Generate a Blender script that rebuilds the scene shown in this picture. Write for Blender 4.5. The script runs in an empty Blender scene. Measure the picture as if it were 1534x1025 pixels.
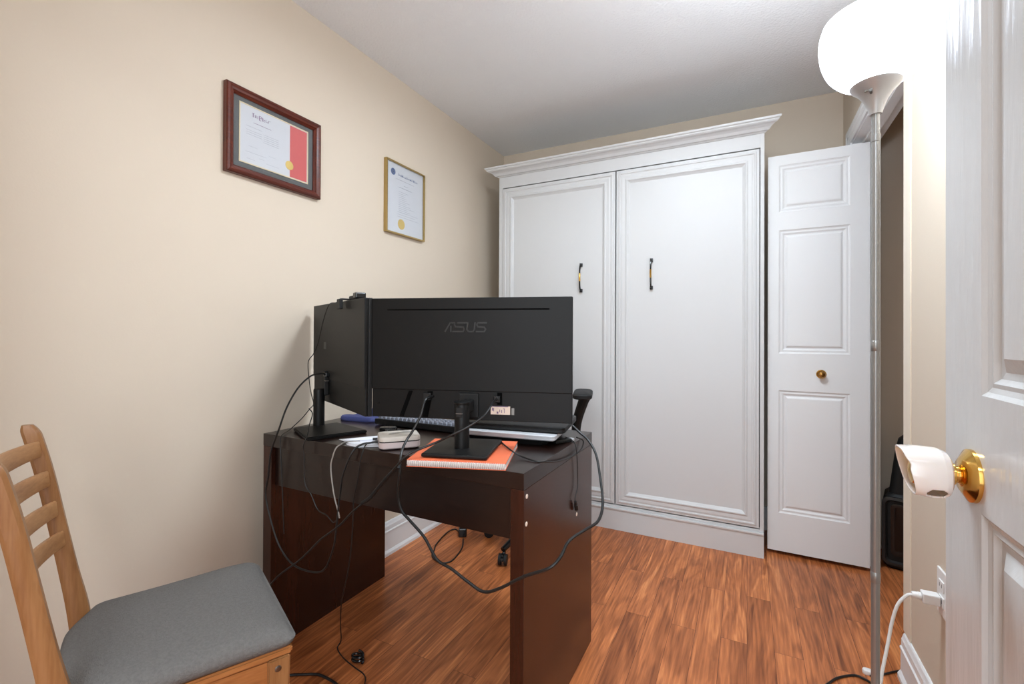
import bpy, bmesh, math, random
from mathutils import Vector, Matrix
random.seed(7)
C = bpy.context.scene.collection
SC = bpy.context.scene
PI = math.pi

# ------------------------------------------------------------------ materials
def srgb(r, g, b):
    f = lambda c: (c/255/12.92) if c/255 <= .04045 else ((c/255+.055)/1.055)**2.4
    return (f(r), f(g), f(b), 1)

def mat(name, col, rough=.5, metal=0, spec=.5, emit=None, estr=0, bump=0, bscale=50, bstretch=(1,1,1), var=0, vscale=6, coat=0, alpha=1, trans=0, sss=0):
    m = bpy.data.materials.new(name); m.use_nodes = True
    nt = m.node_tree; b = nt.nodes['Principled BSDF']
    b.inputs['Base Color'].default_value = col
    b.inputs['Roughness'].default_value = rough
    b.inputs['Metallic'].default_value = metal
    b.inputs['Specular IOR Level'].default_value = spec
    b.inputs['Coat Weight'].default_value = coat
    b.inputs['Transmission Weight'].default_value = trans
    if sss:
        b.inputs['Subsurface Weight'].default_value = sss
        b.inputs['Subsurface Radius'].default_value = (.02, .015, .01)
        b.inputs['Subsurface Scale'].default_value = .5
    if emit:
        b.inputs['Emission Color'].default_value = emit
        b.inputs['Emission Strength'].default_value = estr
    tc = nt.nodes.new('ShaderNodeTexCoord'); mp = nt.nodes.new('ShaderNodeMapping')
    nt.links.new(tc.outputs['Object'], mp.inputs['Vector']); mp.inputs['Scale'].default_value = bstretch
    if bump or True:
        n = nt.nodes.new('ShaderNodeTexNoise'); n.inputs['Scale'].default_value = bscale; n.inputs['Detail'].default_value = 5
        nt.links.new(mp.outputs['Vector'], n.inputs['Vector'])
        if bump:
            bp = nt.nodes.new('ShaderNodeBump'); bp.inputs['Strength'].default_value = bump; bp.inputs['Distance'].default_value = .004
            nt.links.new(n.outputs['Fac'], bp.inputs['Height']); nt.links.new(bp.outputs['Normal'], b.inputs['Normal'])
    n2 = nt.nodes.new('ShaderNodeTexNoise'); n2.inputs['Scale'].default_value = vscale; n2.inputs['Detail'].default_value = 4
    nt.links.new(mp.outputs['Vector'], n2.inputs['Vector'])
    mx = nt.nodes.new('ShaderNodeMix'); mx.data_type = 'RGBA'
    k = max(var, .015)
    mx.inputs['A'].default_value = tuple(c*(1-k) for c in col[:3]) + (1,)
    mx.inputs['B'].default_value = tuple(min(1, c*(1+k)) for c in col[:3]) + (1,)
    nt.links.new(n2.outputs['Fac'], mx.inputs['Factor']); nt.links.new(mx.outputs['Result'], b.inputs['Base Color'])
    return m

def wood(name, cols, axis='Y', scale=9, stretch=.06, rough=.35, bump=.08, coat=0, spec=.5):
    m = bpy.data.materials.new(name); m.use_nodes = True
    nt = m.node_tree; b = nt.nodes['Principled BSDF']; N = nt.nodes.new; L = nt.links.new
    tc = N('ShaderNodeTexCoord'); mp = N('ShaderNodeMapping')
    s = {'X': (stretch, 1, 1), 'Y': (1, stretch, 1), 'Z': (1, 1, stretch)}[axis]
    mp.inputs['Scale'].default_value = s
    L(tc.outputs['Object'], mp.inputs['Vector'])
    n = N('ShaderNodeTexNoise'); n.inputs['Scale'].default_value = scale; n.inputs['Detail'].default_value = 8; n.inputs['Distortion'].default_value = .6
    L(mp.outputs['Vector'], n.inputs['Vector'])
    f = N('ShaderNodeTexNoise'); f.inputs['Scale'].default_value = scale*14; f.inputs['Detail'].default_value = 4
    L(mp.outputs['Vector'], f.inputs['Vector'])
    a = N('ShaderNodeMath'); a.operation = 'MULTIPLY_ADD'; a.inputs[1].default_value = .35
    L(f.outputs['Fac'], a.inputs[0]); 
    s2 = N('ShaderNodeMath'); s2.operation = 'MULTIPLY'; s2.inputs[1].default_value = .75
    L(n.outputs['Fac'], s2.inputs[0]); L(s2.outputs[0], a.inputs[2])
    r = N('ShaderNodeValToRGB'); r.color_ramp.elements[0].position = .38; r.color_ramp.elements[1].position = .68
    r.color_ramp.elements[0].color = cols[0]; r.color_ramp.elements[1].color = cols[-1]
    if len(cols) > 2:
        e = r.color_ramp.elements.new(.53); e.color = cols[1]
    L(a.outputs[0], r.inputs['Fac']); L(r.outputs['Color'], b.inputs['Base Color'])
    b.inputs['Roughness'].default_value = rough; b.inputs['Coat Weight'].default_value = coat; b.inputs['Coat Roughness'].default_value = .2
    b.inputs['Specular IOR Level'].default_value = spec
    bp = N('ShaderNodeBump'); bp.inputs['Strength'].default_value = bump; bp.inputs['Distance'].default_value = .002
    L(a.outputs[0], bp.inputs['Height']); L(bp.outputs['Normal'], b.inputs['Normal'])
    return m

def floor_mat():
    m = bpy.data.materials.new('laminate planks'); m.use_nodes = True
    nt = m.node_tree; b = nt.nodes['Principled BSDF']; N = nt.nodes.new; L = nt.links.new
    tc = N('ShaderNodeTexCoord')
    rot = N('ShaderNodeMapping'); rot.inputs['Rotation'].default_value = (0, 0, PI/2)
    L(tc.outputs['Object'], rot.inputs['Vector'])
    br = N('ShaderNodeTexBrick'); br.inputs['Scale'].default_value = 1
    br.inputs['Color1'].default_value = (0, 0, 0, 1); br.inputs['Color2'].default_value = (1, 1, 1, 1); br.inputs['Mortar'].default_value = (.5, .5, .5, 1)
    br.inputs['Mortar Size'].default_value = .0006; br.inputs['Mortar Smooth'].default_value = .1
    br.inputs['Brick Width'].default_value = .92; br.inputs['Row Height'].default_value = .085; br.offset = .37
    L(rot.outputs['Vector'], br.inputs['Vector'])
    # every plank gets its own piece of the grain
    off = N('ShaderNodeVectorMath'); off.operation = 'MULTIPLY'; off.inputs[1].default_value = (13, 29, 7)
    L(br.outputs['Color'], off.inputs[0])
    add = N('ShaderNodeVectorMath'); add.operation = 'ADD'
    L(tc.outputs['Object'], add.inputs[0]); L(off.outputs[0], add.inputs[1])
    mp = N('ShaderNodeMapping'); mp.inputs['Scale'].default_value = (1, .11, 1)
    L(add.outputs[0], mp.inputs['Vector'])
    n = N('ShaderNodeTexNoise'); n.inputs['Scale'].default_value = 11; n.inputs['Detail'].default_value = 4; n.inputs['Distortion'].default_value = 1.1
    L(mp.outputs['Vector'], n.inputs['Vector'])
    w = N('ShaderNodeMath'); w.operation = 'MULTIPLY'; w.inputs[1].default_value = 34
    L(n.outputs['Fac'], w.inputs[0])
    sn = N('ShaderNodeMath'); sn.operation = 'SINE'; L(w.outputs[0], sn.inputs[0])
    mp2 = N('ShaderNodeMapping'); mp2.inputs['Scale'].default_value = (1, .045, 1); L(add.outputs[0], mp2.inputs['Vector'])
    f = N('ShaderNodeTexNoise'); f.inputs['Scale'].default_value = 130; f.inputs['Detail'].default_value = 6; L(mp2.outputs['Vector'], f.inputs['Vector'])
    def madd(src, k, c):
        x = N('ShaderNodeMath'); x.operation = 'MULTIPLY_ADD'; x.inputs[1].default_value = k
        L(src, x.inputs[0])
        if isinstance(c, (int, float)): x.inputs[2].default_value = c
        else: L(c, x.inputs[2])
        return x.outputs[0]
    sep = N('ShaderNodeSeparateColor'); L(br.outputs['Color'], sep.inputs[0])
    v = madd(sn.outputs[0], .075, madd(f.outputs['Fac'], .62, madd(n.outputs['Fac'], .50, madd(sep.outputs[0], .12, -.13))))
    r = N('ShaderNodeValToRGB'); e = r.color_ramp.elements
    e[0].position = .22; e[0].color = srgb(118, 62, 30)
    e[1].position = .80; e[1].color = srgb(234, 154, 94)
    x = e.new(.42); x.color = srgb(162, 92, 50)
    x = e.new(.60); x.color = srgb(198, 118, 68)
    L(v, r.inputs['Fac'])
    mx = N('ShaderNodeMix'); mx.data_type = 'RGBA'; mx.inputs['B'].default_value = srgb(70, 32, 18)
    L(br.outputs['Fac'], mx.inputs['Factor']); L(r.outputs['Color'], mx.inputs['A']); L(mx.outputs['Result'], b.inputs['Base Color'])
    b.inputs['Roughness'].default_value = .34; b.inputs['Specular IOR Level'].default_value = .4
    bp = N('ShaderNodeBump'); bp.inputs['Strength'].default_value = .12; bp.inputs['Distance'].default_value = .001
    L(v, bp.inputs['Height']); L(bp.outputs['Normal'], b.inputs['Normal'])
    return m

M = {}
M['wall'] = mat('cream wall paint', srgb(216, 202, 184), .75, spec=.25, bump=.05, bscale=180)
M['strip'] = mat('pale cream trim paint', srgb(232, 220, 200), .45, bump=.02, bscale=120)
M['ceil'] = mat('stippled ceiling', srgb(238, 239, 240), .9, spec=.1, bump=.85, bscale=95)
M['floor'] = floor_mat()
M['white'] = mat('white satin paint', srgb(234, 234, 234), .38, spec=.45, bump=.04, bscale=60, bstretch=(1, 1, .15))
M['cabwhite'] = mat('white lacquered cabinet', srgb(212, 212, 212), .42, spec=.4)
M['gloss'] = mat('white gloss door paint', srgb(206, 206, 206), .20, spec=.55, bump=.55, bscale=34, bstretch=(1, 1, .12))
M['gap'] = mat('dark gap', srgb(6, 6, 6), .95, spec=.1)
M['black'] = mat('black monitor plastic', srgb(15, 15, 15), .46, spec=.25)
M['black2'] = mat('matt black plastic', srgb(22, 22, 22), .55, spec=.35)
M['logo'] = mat('charcoal logo', srgb(38, 38, 38), .35)
M['shine'] = mat('glossy black', srgb(18, 18, 19), .2)
M['screen'] = mat('dark glass', srgb(10, 10, 12), .12)
M['cable'] = mat('black cable rubber', srgb(17, 17, 17), .45)
M['greycable'] = mat('grey cable', srgb(150, 145, 138), .5)
M['whitecable'] = mat('white cable', srgb(230, 228, 224), .4)
M['espresso'] = wood('espresso veneer', [srgb(22, 10, 7), srgb(28, 13, 9), srgb(34, 17, 12)], 'X', 10, .08, .28, .03, coat=.15, spec=.45)  # darker copy of the desk wood, as on its shaded front
M['espressoLit'] = wood('espresso veneer lit side', [srgb(42, 18, 11), srgb(50, 23, 14), srgb(60, 28, 18)], 'Z', 10, .08, .26, .03, coat=.1, spec=.4)  # same desk wood, lightened as if lit from the right
M['honey'] = wood('honey pine', [srgb(118, 76, 42), srgb(138, 93, 54), srgb(154, 109, 68)], 'Z', 16, .08, .38, .08)
M['honeyX'] = wood('honey pine crosswise', [srgb(144, 96, 58), srgb(164, 116, 74), srgb(180, 132, 88)], 'X', 16, .08, .38, .08)
M['honeyY'] = wood('honey pine lengthwise', [srgb(136, 82, 40), srgb(158, 100, 54), srgb(176, 118, 68)], 'Y', 16, .08, .38, .08)
M['fabric'] = mat('grey woven fabric', srgb(114, 111, 108), .95, spec=.1, bump=.9, bscale=420, var=.22, vscale=180)
M['brass'] = mat('polished brass', srgb(222, 178, 96), .16, metal=1)
M['olbrass'] = mat('antique brass', srgb(150, 112, 62), .2, metal=1)
M['steel'] = mat('grey metal', srgb(120, 118, 115), .3, metal=1)
M['silver'] = mat('silver paint', srgb(190, 190, 190), .35, metal=.35)
M['pole'] = mat('silver lamp pole', srgb(158, 158, 157), .3, metal=.6)
M['shade'] = mat('lit frosted shade', srgb(245, 247, 255), .4, emit=(.88, .94, 1, 1), estr=6)
M['bulb'] = mat('lit bulb', srgb(255, 250, 240), .4, emit=(.95, .97, 1, 1), estr=10)
M['lampfill'] = mat('added lamp diffuser', srgb(255, 255, 250), .4, emit=(1, .95, .88, 1), estr=4)  # glow of the added ceiling fill lights
M['cherry'] = wood('cherry frame', [srgb(62, 22, 14), srgb(84, 32, 20), srgb(104, 44, 28)], 'Y', 14, .1, .28, .03)
M['gold'] = mat('gold frame metal', srgb(178, 152, 98), .32, metal=.7)
M['mat'] = mat('charcoal mat board', srgb(92, 94, 94), .8)
M['lip'] = mat('cream mat edge', srgb(216, 200, 164), .6)
M['paper'] = mat('certificate paper', srgb(202, 204, 209), .7, var=.02)
M['paper2'] = mat('white paper', srgb(232, 234, 242), .7)
M['red'] = mat('red certificate band', srgb(198, 92, 90), .6)
M['seal'] = mat('gold foil seal', srgb(214, 186, 110), .4, metal=.4)
M['ink'] = mat('grey ink', srgb(150, 152, 162), .8)
M['blueink'] = mat('blue ink', srgb(96, 112, 150), .8)
M['purpleink'] = mat('purple ink', srgb(128, 104, 132), .8)
M['redink'] = mat('dark red ink', srgb(170, 70, 76), .8)
M['orange'] = mat('orange notebook cover', srgb(226, 108, 68), .5)
M['pages'] = mat('page edges', srgb(232, 224, 220), .8, bump=.5, bscale=700, bstretch=(1, 1, 6))
M['spiral'] = mat('wire spiral', srgb(205, 196, 190), .4, metal=.2)
M['keycap'] = mat('grey keycap', srgb(142, 146, 158), .5)
M['kb'] = mat('black keyboard body', srgb(24, 25, 28), .5)
M['blue'] = mat('blue mouse pad', srgb(66, 74, 128), .7)
M['navy'] = mat('navy rubber', srgb(40, 46, 96), .6)
M['pinkbox'] = mat('pale pink plastic', srgb(196, 180, 178), .45)
M['greybox'] = mat('pale grey lid', srgb(192, 184, 174), .45)
M['alu'] = mat('silver laptop shell', srgb(206, 208, 212), .35, metal=.25)
M['label'] = mat('cream sticker', srgb(232, 212, 196), .6)
M['blush'] = mat('pink sticker end', srgb(226, 190, 178), .6)
M['knobcover'] = mat('pearly white plastic', srgb(240, 228, 220), .12, spec=.6, sss=.25, coat=.5)
M['plate'] = mat('white outlet plastic', srgb(236, 234, 232), .35)
M['closet'] = mat('closet wall paint', srgb(216, 202, 184), .8, spec=.2)
M['glass'] = None
nt = M['shade'].node_tree; b_ = nt.nodes['Principled BSDF']
tc_ = nt.nodes.new('ShaderNodeTexCoord'); sx_ = nt.nodes.new('ShaderNodeSeparateXYZ'); mr_ = nt.nodes.new('ShaderNodeMapRange'); mr_.interpolation_type = 'SMOOTHERSTEP'
nt.links.new(tc_.outputs['Object'], sx_.inputs[0]); nt.links.new(sx_.outputs['Z'], mr_.inputs['Value'])
mr_.inputs['From Min'].default_value = 1.662; mr_.inputs['From Max'].default_value = 1.771; mr_.inputs['To Min'].default_value = .42; mr_.inputs['To Max'].default_value = 3.4
nt.links.new(mr_.outputs[0], b_.inputs['Emission Strength'])
tr_ = nt.nodes.new('ShaderNodeBsdfTransparent'); mm_ = nt.nodes.new('ShaderNodeMixShader'); mm_.inputs[0].default_value = .42   # frosted glass lets part of the bulb's light straight through
om_ = [n for n in nt.nodes if n.type == 'OUTPUT_MATERIAL'][0]
nt.links.new(b_.outputs[0], mm_.inputs[1]); nt.links.new(tr_.outputs[0], mm_.inputs[2]); nt.links.new(mm_.outputs[0], om_.inputs[0])
g = bpy.data.materials.new('picture glass'); g.use_nodes = True; nt = g.node_tree; nt.nodes.clear()
o_ = nt.nodes.new('ShaderNodeOutputMaterial'); t_ = nt.nodes.new('ShaderNodeBsdfTransparent'); gl = nt.nodes.new('ShaderNodeBsdfGlossy'); gl.inputs['Roughness'].default_value = .03
mxs = nt.nodes.new('ShaderNodeMixShader'); lw0 = nt.nodes.new('ShaderNodeLayerWeight'); lw0.inputs['Blend'].default_value = .5; lw1 = nt.nodes.new('ShaderNodeMath'); lw1.operation = 'POWER'; lw1.inputs[1].default_value = 4; lw = nt.nodes.new('ShaderNodeMath'); lw.operation = 'MULTIPLY_ADD'; lw.inputs[1].default_value = .6; lw.inputs[2].default_value = .02; nt.links.new(lw0.outputs['Facing'], lw1.inputs[0]); nt.links.new(lw1.outputs[0], lw.inputs[0])
nt.links.new(lw.outputs[0], mxs.inputs[0]); nt.links.new(t_.outputs[0], mxs.inputs[1]); nt.links.new(gl.outputs[0], mxs.inputs[2]); nt.links.new(mxs.outputs[0], o_.inputs[0])
M['glass'] = g

# ------------------------------------------------------------------ mesh helpers
def box(bm, x0, x1, y0, y1, z0, z1, bev=0, seg=2):
    vs = [bm.verts.new((x, y, z)) for x in (x0, x1) for y in (y0, y1) for z in (z0, z1)]
    F = [(0,1,3,2), (4,6,7,5), (0,4,5,1), (2,3,7,6), (0,2,6,4), (1,5,7,3)]
    fs = [bm.faces.new([vs[i] for i in f]) for f in F]
    if bev:
        es = set(e for f in fs for e in f.edges)
        bmesh.ops.bevel(bm, geom=list(es), offset=bev, segments=seg, affect='EDGES', profile=.5)
    return bm

def obox(bm, c, ax, ay, az, hx, hy, hz, bev=0):
    """box with its own axes"""
    t = bmesh.new(); box(t, -hx, hx, -hy, hy, -hz, hz, bev)
    m = Matrix((Vector(ax).normalized(), Vector(ay).normalized(), Vector(az).normalized())).transposed().to_4x4(); m.translation = Vector(c)
    merge(bm, t, m)

def merge(bm, src, m=Matrix()):
    mp = {v: bm.verts.new(m @ v.co) for v in src.verts}
    for f in src.faces:
        try: bm.faces.new([mp[v] for v in f.verts])
        except ValueError: pass
    src.free()

def lathe(bm, prof, n=32, axis='Z', c=(0,0,0), cap=True):
    rings = []
    for r, h in prof:
        ring = []
        for k in range(n):
            a = 2*PI*k/n; p, q = r*math.cos(a), r*math.sin(a)
            v = {'Z': (p, q, h), 'X': (h, p, q), 'Y': (q, h, p)}[axis]
            ring.append(bm.verts.new((c[0]+v[0], c[1]+v[1], c[2]+v[2])))
        rings.append(ring)
    for a, b in zip(rings, rings[1:]):
        for k in range(n): bm.faces.new((a[k], a[(k+1) % n], b[(k+1) % n], b[k]))
    if cap:
        bm.faces.new(rings[0][::-1]); bm.faces.new(rings[-1])
    return rings

def smooth_path(pts, sub=6):
    P = [Vector(p) for p in pts]; out = []
    for i in range(len(P)-1):
        p0 = P[i-1] if i else P[0]*2-P[1]; p1, p2 = P[i], P[i+1]; p3 = P[i+2] if i+2 < len(P) else P[-1]*2-P[-2]
        for k in range(sub):
            t = k/sub
            out.append(.5*((2*p1)+(-p0+p2)*t+(2*p0-5*p1+4*p2-p3)*t*t+(-p0+3*p1-3*p2+p3)*t**3))
    out.append(P[-1]); return out

def tube(bm, pts, r, n=8, smooth=True, sub=6):
    pts = smooth_path(pts, sub) if smooth else [Vector(p) for p in pts]
    if not callable(r): rr = lambda t: r
    else: rr = r
    rings = []; up = Vector((.13, .27, .95)).normalized()
    N = len(pts)
    for i, p in enumerate(pts):
        t = (pts[min(i+1, N-1)]-pts[max(i-1, 0)])
        if t.length < 1e-7: t = Vector((0, 0, 1))
        t.normalize()
        a = up - t*up.dot(t)
        if a.length < 1e-3: a = Vector((1, 0, 0)) - t*t.x
        a.normalize(); up = a; b = t.cross(a)
        rad = rr(i/(N-1))
        rings.append([bm.verts.new(p+(a*math.cos(2*PI*k/n)+b*math.sin(2*PI*k/n))*rad) for k in range(n)])
    for a, b in zip(rings, rings[1:]):
        for k in range(n): bm.faces.new((a[k], a[(k+1) % n], b[(k+1) % n], b[k]))
    bm.faces.new(rings[0][::-1]); bm.faces.new(rings[-1])
    return bm

def prism(bm, pts, z0, z1, plane='XY'):
    """extrude a 2D outline"""
    f = {'XY': lambda p, h: (p[0], p[1], h), 'XZ': lambda p, h: (p[0], h, p[1]), 'YZ': lambda p, h: (h, p[0], p[1])}[plane]
    a = [bm.verts.new(f(p, z0)) for p in pts]; b = [bm.verts.new(f(p, z1)) for p in pts]
    n = len(pts)
    bm.faces.new(a[::-1]); bm.faces.new(b)
    for k in range(n): bm.faces.new((a[k], a[(k+1) % n], b[(k+1) % n], b[k]))
    return bm

def rings_rect(bm, frame, u0, u1, v0, v1, prof, fill=True):
    """concentric mitred rectangles: prof = [(inset, height)...]; frame(u,v,h) -> point"""
    prev = None
    for ins, h in prof:
        ring = [bm.verts.new(frame(u, v, h)) for u, v in ((u0+ins, v0+ins), (u1-ins, v0+ins), (u1-ins, v1-ins), (u0+ins, v1-ins))]
        if prev:
            for k in range(4): bm.faces.new((prev[k], prev[(k+1) % 4], ring[(k+1) % 4], ring[k]))
        prev = ring
    if fill: bm.faces.new(prev)
    return prev

def round_outline(w, h, r, seg=5, c=(0, 0)):
    out = []
    for cx, cy, a0 in ((w/2-r, h/2-r, 0), (-w/2+r, h/2-r, PI/2), (-w/2+r, -h/2+r, PI), (w/2-r, -h/2+r, 1.5*PI)):
        for k in range(seg+1):
            a = a0+PI/2*k/seg; out.append((c[0]+cx+r*math.cos(a), c[1]+cy+r*math.sin(a)))
    return out

def loft(bm, loops, cap0=True, cap1=True):
    R = [[bm.verts.new(p) for p in l] for l in loops]; n = len(R[0])
    for a, b in zip(R, R[1:]):
        for k in range(n): bm.faces.new((a[k], a[(k+1) % n], b[(k+1) % n], b[k]))
    if cap0: bm.faces.new(R[0][::-1])
    if cap1: bm.faces.new(R[-1])
    return R

def obj(name, bm, m, parent=None, smooth=False, label=None, angle=35):
    bmesh.ops.recalc_face_normals(bm, faces=bm.faces)
    me = bpy.data.meshes.new(name); bm.to_mesh(me); bm.free()
    if isinstance(m, str): m = M[m]
    me.materials.append(m)
    o = bpy.data.objects.new(name, me); C.objects.link(o)
    if smooth:
        me.shade_smooth()
        me.set_sharp_from_angle(angle=math.radians(angle))
    if parent: o.parent = parent
    if label: o['label'] = label
    return o

def tag(o, label, cat, group=None, kind=None):
    if label: o['label'] = label
    if cat: o['category'] = cat
    if group: o['group'] = group
    if kind: o['kind'] = kind
    return o

def thing(name, label, cat, loc=(0, 0, 0), rz=0, group=None):
    o = bpy.data.objects.new(name, None); C.objects.link(o); o.empty_display_size = .05
    o.location = loc; o.rotation_euler = (0, 0, rz)
    return tag(o, label, cat, group)

def struct(name, bm, m, label, cat, parent=None, smooth=False):
    o = obj(name, bm, m, parent, smooth)
    return tag(o, label, cat, kind='structure')

def B(*a, **k):
    bm = bmesh.new(); box(bm, *a, **k); return bm

# ------------------------------------------------------------------ room numbers
XL, XR, YB, YF, ZC = -1.595, .452, 2.985, .08, 2.40
XC = 1.15      # far side wall of the closet
YJ0, YJ1 = 1.90, 2.745   # closet opening
XW = .557      # closet side of the right wall
ZO = 2.035

struct('floor', B(XL-.1, 1.7, -1.5, YB+.1, -.05, 0), 'floor', 'reddish brown wood laminate floor of long planks', 'floor')
struct('ceiling', B(XL-.1, 1.7, -1.5, YB+.1, ZC, ZC+.05), 'ceil', 'light grey stippled ceiling', 'ceiling')
struct('wall_left', B(XL-.1, XL, -.04, YB+.1, 0, ZC), 'wall', 'cream painted wall behind the desk with two hung certificates', 'wall')
struct('wall_back', B(XL, XC, YB, YB+.1, 0, ZC), 'wall', 'cream painted back wall above the white cabinet', 'wall')
bm = bmesh.new()
# near stretch with a softly rounded corner into the closet opening
r = .008; pts = [(XR, YF), (XR, YJ0-r)]
for k in range(1, 6):
    a = PI - PI/2*k/6; pts.append((XR+r+r*math.cos(a), YJ0-r+r*math.sin(a)))
pts += [(XR+r, YJ0), (XW, YJ0), (XW, YF)]
prism(bm, pts, 0, ZC)
box(bm, XR, XW, YJ0, YJ1, ZO, ZC)
box(bm, XR, XW, YJ1, YB, 0, ZC)
struct('wall_right', bm, 'wall', 'cream painted wall with the closet opening at the right', 'wall', smooth=True)
struct('wall_closet_right', B(XC, XC+.05, 1.6, YB, 0, ZC), 'closet', 'shaded cream wall inside the closet', 'wall')
struct('wall_closet_front', B(XW, XC, 1.55, 1.6, 0, ZC), 'closet', 'near end wall inside the closet', 'wall')
bm = bmesh.new(); box(bm, XL, -1.12, -.04, YF, 0, ZC); box(bm, .30, XW, -.04, YF, 0, ZC); box(bm, -1.12, .30, -.04, YF, 2.06, ZC)  # opening widened out of view so the added hall fill reaches in
struct('wall_front', bm, 'wall', 'cream wall around the doorway, its opening widened to admit fill light', 'wall')
bm = bmesh.new(); box(bm, XL-.1, 1.7, -1.5, -1.4, 0, ZC); box(bm, 1.6, 1.7, -1.4, 1.55, 0, ZC); box(bm, XL-.1, XL, -1.4, -.04, 0, ZC); box(bm, XW, 1.6, -.04, .02, 0, ZC)
struct('wall_hall', bm, 'wall', 'cream walls of the hallway outside the doorway', 'wall')

# baseboards with a stepped profile
def base_prof(bm, p0, p1, inward, h=.15):
    """p0,p1 floor points along wall; inward unit vector"""
    prof = [(0, 0), (.022, 0), (.022, .014), (.017, .022), (.014, .026), (.014, h-.052), (.0165, h-.05), (.0165, h-.044), (.0125, h-.04), (.0125, h-.02), (.010, h-.014), (.007, h-.004), (.004, h), (0, h)]
    loops = [[(p[0]+inward[0]*a, p[1]+inward[1]*a, z) for a, z in prof] for p in (p0, p1)]
    loft(bm, loops)
bm = bmesh.new(); base_prof(bm, (XL, YF), (XL, YB), (1, 0), .162)
struct('baseboard_left', bm, 'white', 'white moulded baseboard along the left wall', 'baseboard')
bm = bmesh.new(); base_prof(bm, (XR, YF), (XR, 1.890), (-1, 0), .145)
struct('baseboard_right', bm, 'white', 'white moulded baseboard below the wall outlet', 'baseboard')
bm = bmesh.new(); box(bm, .075, .44, YB-.015, YB, 0, .13)
struct('baseboard_back', bm, 'white', 'white baseboard behind the folding closet door', 'baseboard')

# closet opening casing: head casing with steps, head jamb lining, far jamb casing
bm = bmesh.new()
prof = [(0, ZO-.004), (.010, ZO-.004), (.012, ZO+.004), (.012, ZO+.014), (.015, ZO+.018), (.015, ZO+.036), (.019, ZO+.042), (.019, ZO+.058), (0, ZO+.062)]
loft(bm, [[(XR-a, y, z) for a, z in prof] for y in (YJ0+.0, YJ1+.055)])
box(bm, XR-.002, XW+.002, YJ0+.001, YJ1, ZO-.012, ZO)
box(bm, XR+.034, XR+.07, YJ0+.001, YJ1, ZO-.03, ZO-.012)
struct('trim_1', bm, 'white', 'white stepped casing across the head of the closet opening', 'door trim')
bm = bmesh.new()
prof = [(0, YJ1-.004), (.010, YJ1-.004), (.012, YJ1+.006), (.015, YJ1+.018), (.015, YJ1+.036), (.019, YJ1+.042), (.019, YJ1+.055), (0, YJ1+.058)]
loft(bm, [[(XR-a, y, z) for a, y in prof] for z in (0, ZO+.058)])
box(bm, XR-.002, XW+.002, YJ1-.012, YJ1, 0, ZO-.012)
struct('trim_2', bm, 'white', 'white casing on the far side of the closet opening', 'door trim')
bm = bmesh.new(); box(bm, XR-.004, XR+.002, 1.835, YJ0+.003, .146, ZC-.002, .0015); 
struct('trim_3', bm, 'strip', 'pale cream strip up the corner of the right wall', 'wall trim')

# ------------------------------------------------------------------ panelled doors
def panel_front(bm, frame, W, H, panels, prof, border_h=0):
    """flat face W x H with sunk moulded panels; panels = list of (u0,u1,v0,v1), all sharing u0,u1"""
    u0, u1 = panels[0][0], panels[0][1]
    q = lambda a, b, c, d: bm.faces.new([bm.verts.new(frame(*p, border_h)) for p in ((a, c), (b, c), (b, d), (a, d))])
    q(0, u0, 0, H); q(u1, W, 0, H)
    vs = [0]+[v for p in sorted(panels, key=lambda p: p[2]) for v in (p[2], p[3])]+[H]
    for k in range(0, len(vs), 2): q(u0, u1, vs[k], vs[k+1])
    for p in panels: rings_rect(bm, frame, *p, prof)

def slab_door(W, H, T, panels, prof, frame_f, frame_b):
    bm = bmesh.new()
    panel_front(bm, frame_f, W, H, panels, prof); panel_front(bm, frame_b, W, H, panels, prof)
    for a, b in (((0, 0), (W, 0)), ((W, 0), (W, H)), ((W, H), (0, H)), ((0, H), (0, 0))):
        bm.faces.new([bm.verts.new(v) for v in (frame_f(*a, 0), frame_f(*b, 0), frame_b(*b, 0), frame_b(*a, 0))])
    bmesh.ops.remove_doubles(bm, verts=bm.verts, dist=1e-5)
    return bm
moulded = [(0, 0), (.004, -.003), (.009, -.0045), (.013, -.0035), (.017, -.004), (.023, -.008), (.028, -.0085), (.036, -.0035), (.040, -.0028)]

# room door, open, its face along the room's depth
XD = .25; DY0, DY1, DH = .10, .862, 2.03
dW = DY1-DY0
door = thing('door_1', 'white glossy panelled room door standing open at the right edge', 'door', (XD+.035, DY0, .012)); door['kind'] = 'structure'
ff = lambda u, v, h: (-.035-h, u, v); fb = lambda u, v, h: (h, u, v)
st = .112
dp = [(st, dW-st, .22, .866), (st, dW-st, 1.008, 1.62), (st, dW-st, 1.73, 1.92)]
leaf = obj('leaf', slab_door(dW, DH-.012, .035, dp, [(0, 0), (.005, -.004), (.011, -.006), (.016, -.005), (.022, -.010), (.030, -.011), (.046, -.003), (.050, -.003)], ff, fb), 'gloss', door, label='white gloss painted door leaf with raised panels')
KY, KZ = .775-DY0, .905
bm = bmesh.new(); lathe(bm, [(.0005, -.047), (.020, -.0465), (.024, -.044), (.0325, -.039), (.0328, -.036), (.0328, -.035)], 40, 'X', (0, KY, KZ), cap=True)
obj('rosette', bm, 'brass', door, True, 'polished brass rosette')
bm = bmesh.new(); lathe(bm, [(.013, -.044), (.0145, -.047), (.0105, -.0485), (.0105, -.0515), (.0135, -.053), (.0135, -.0565), (.011, -.058), (.012, -.060), (.020, -.067), (.0235, -.077), (.0225, -.087), (.016, -.095), (.001, -.098)], 32, 'X', (0, KY, KZ))
obj('knob', bm, 'brass', door, True, 'brass door knob under the white cover')
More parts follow.
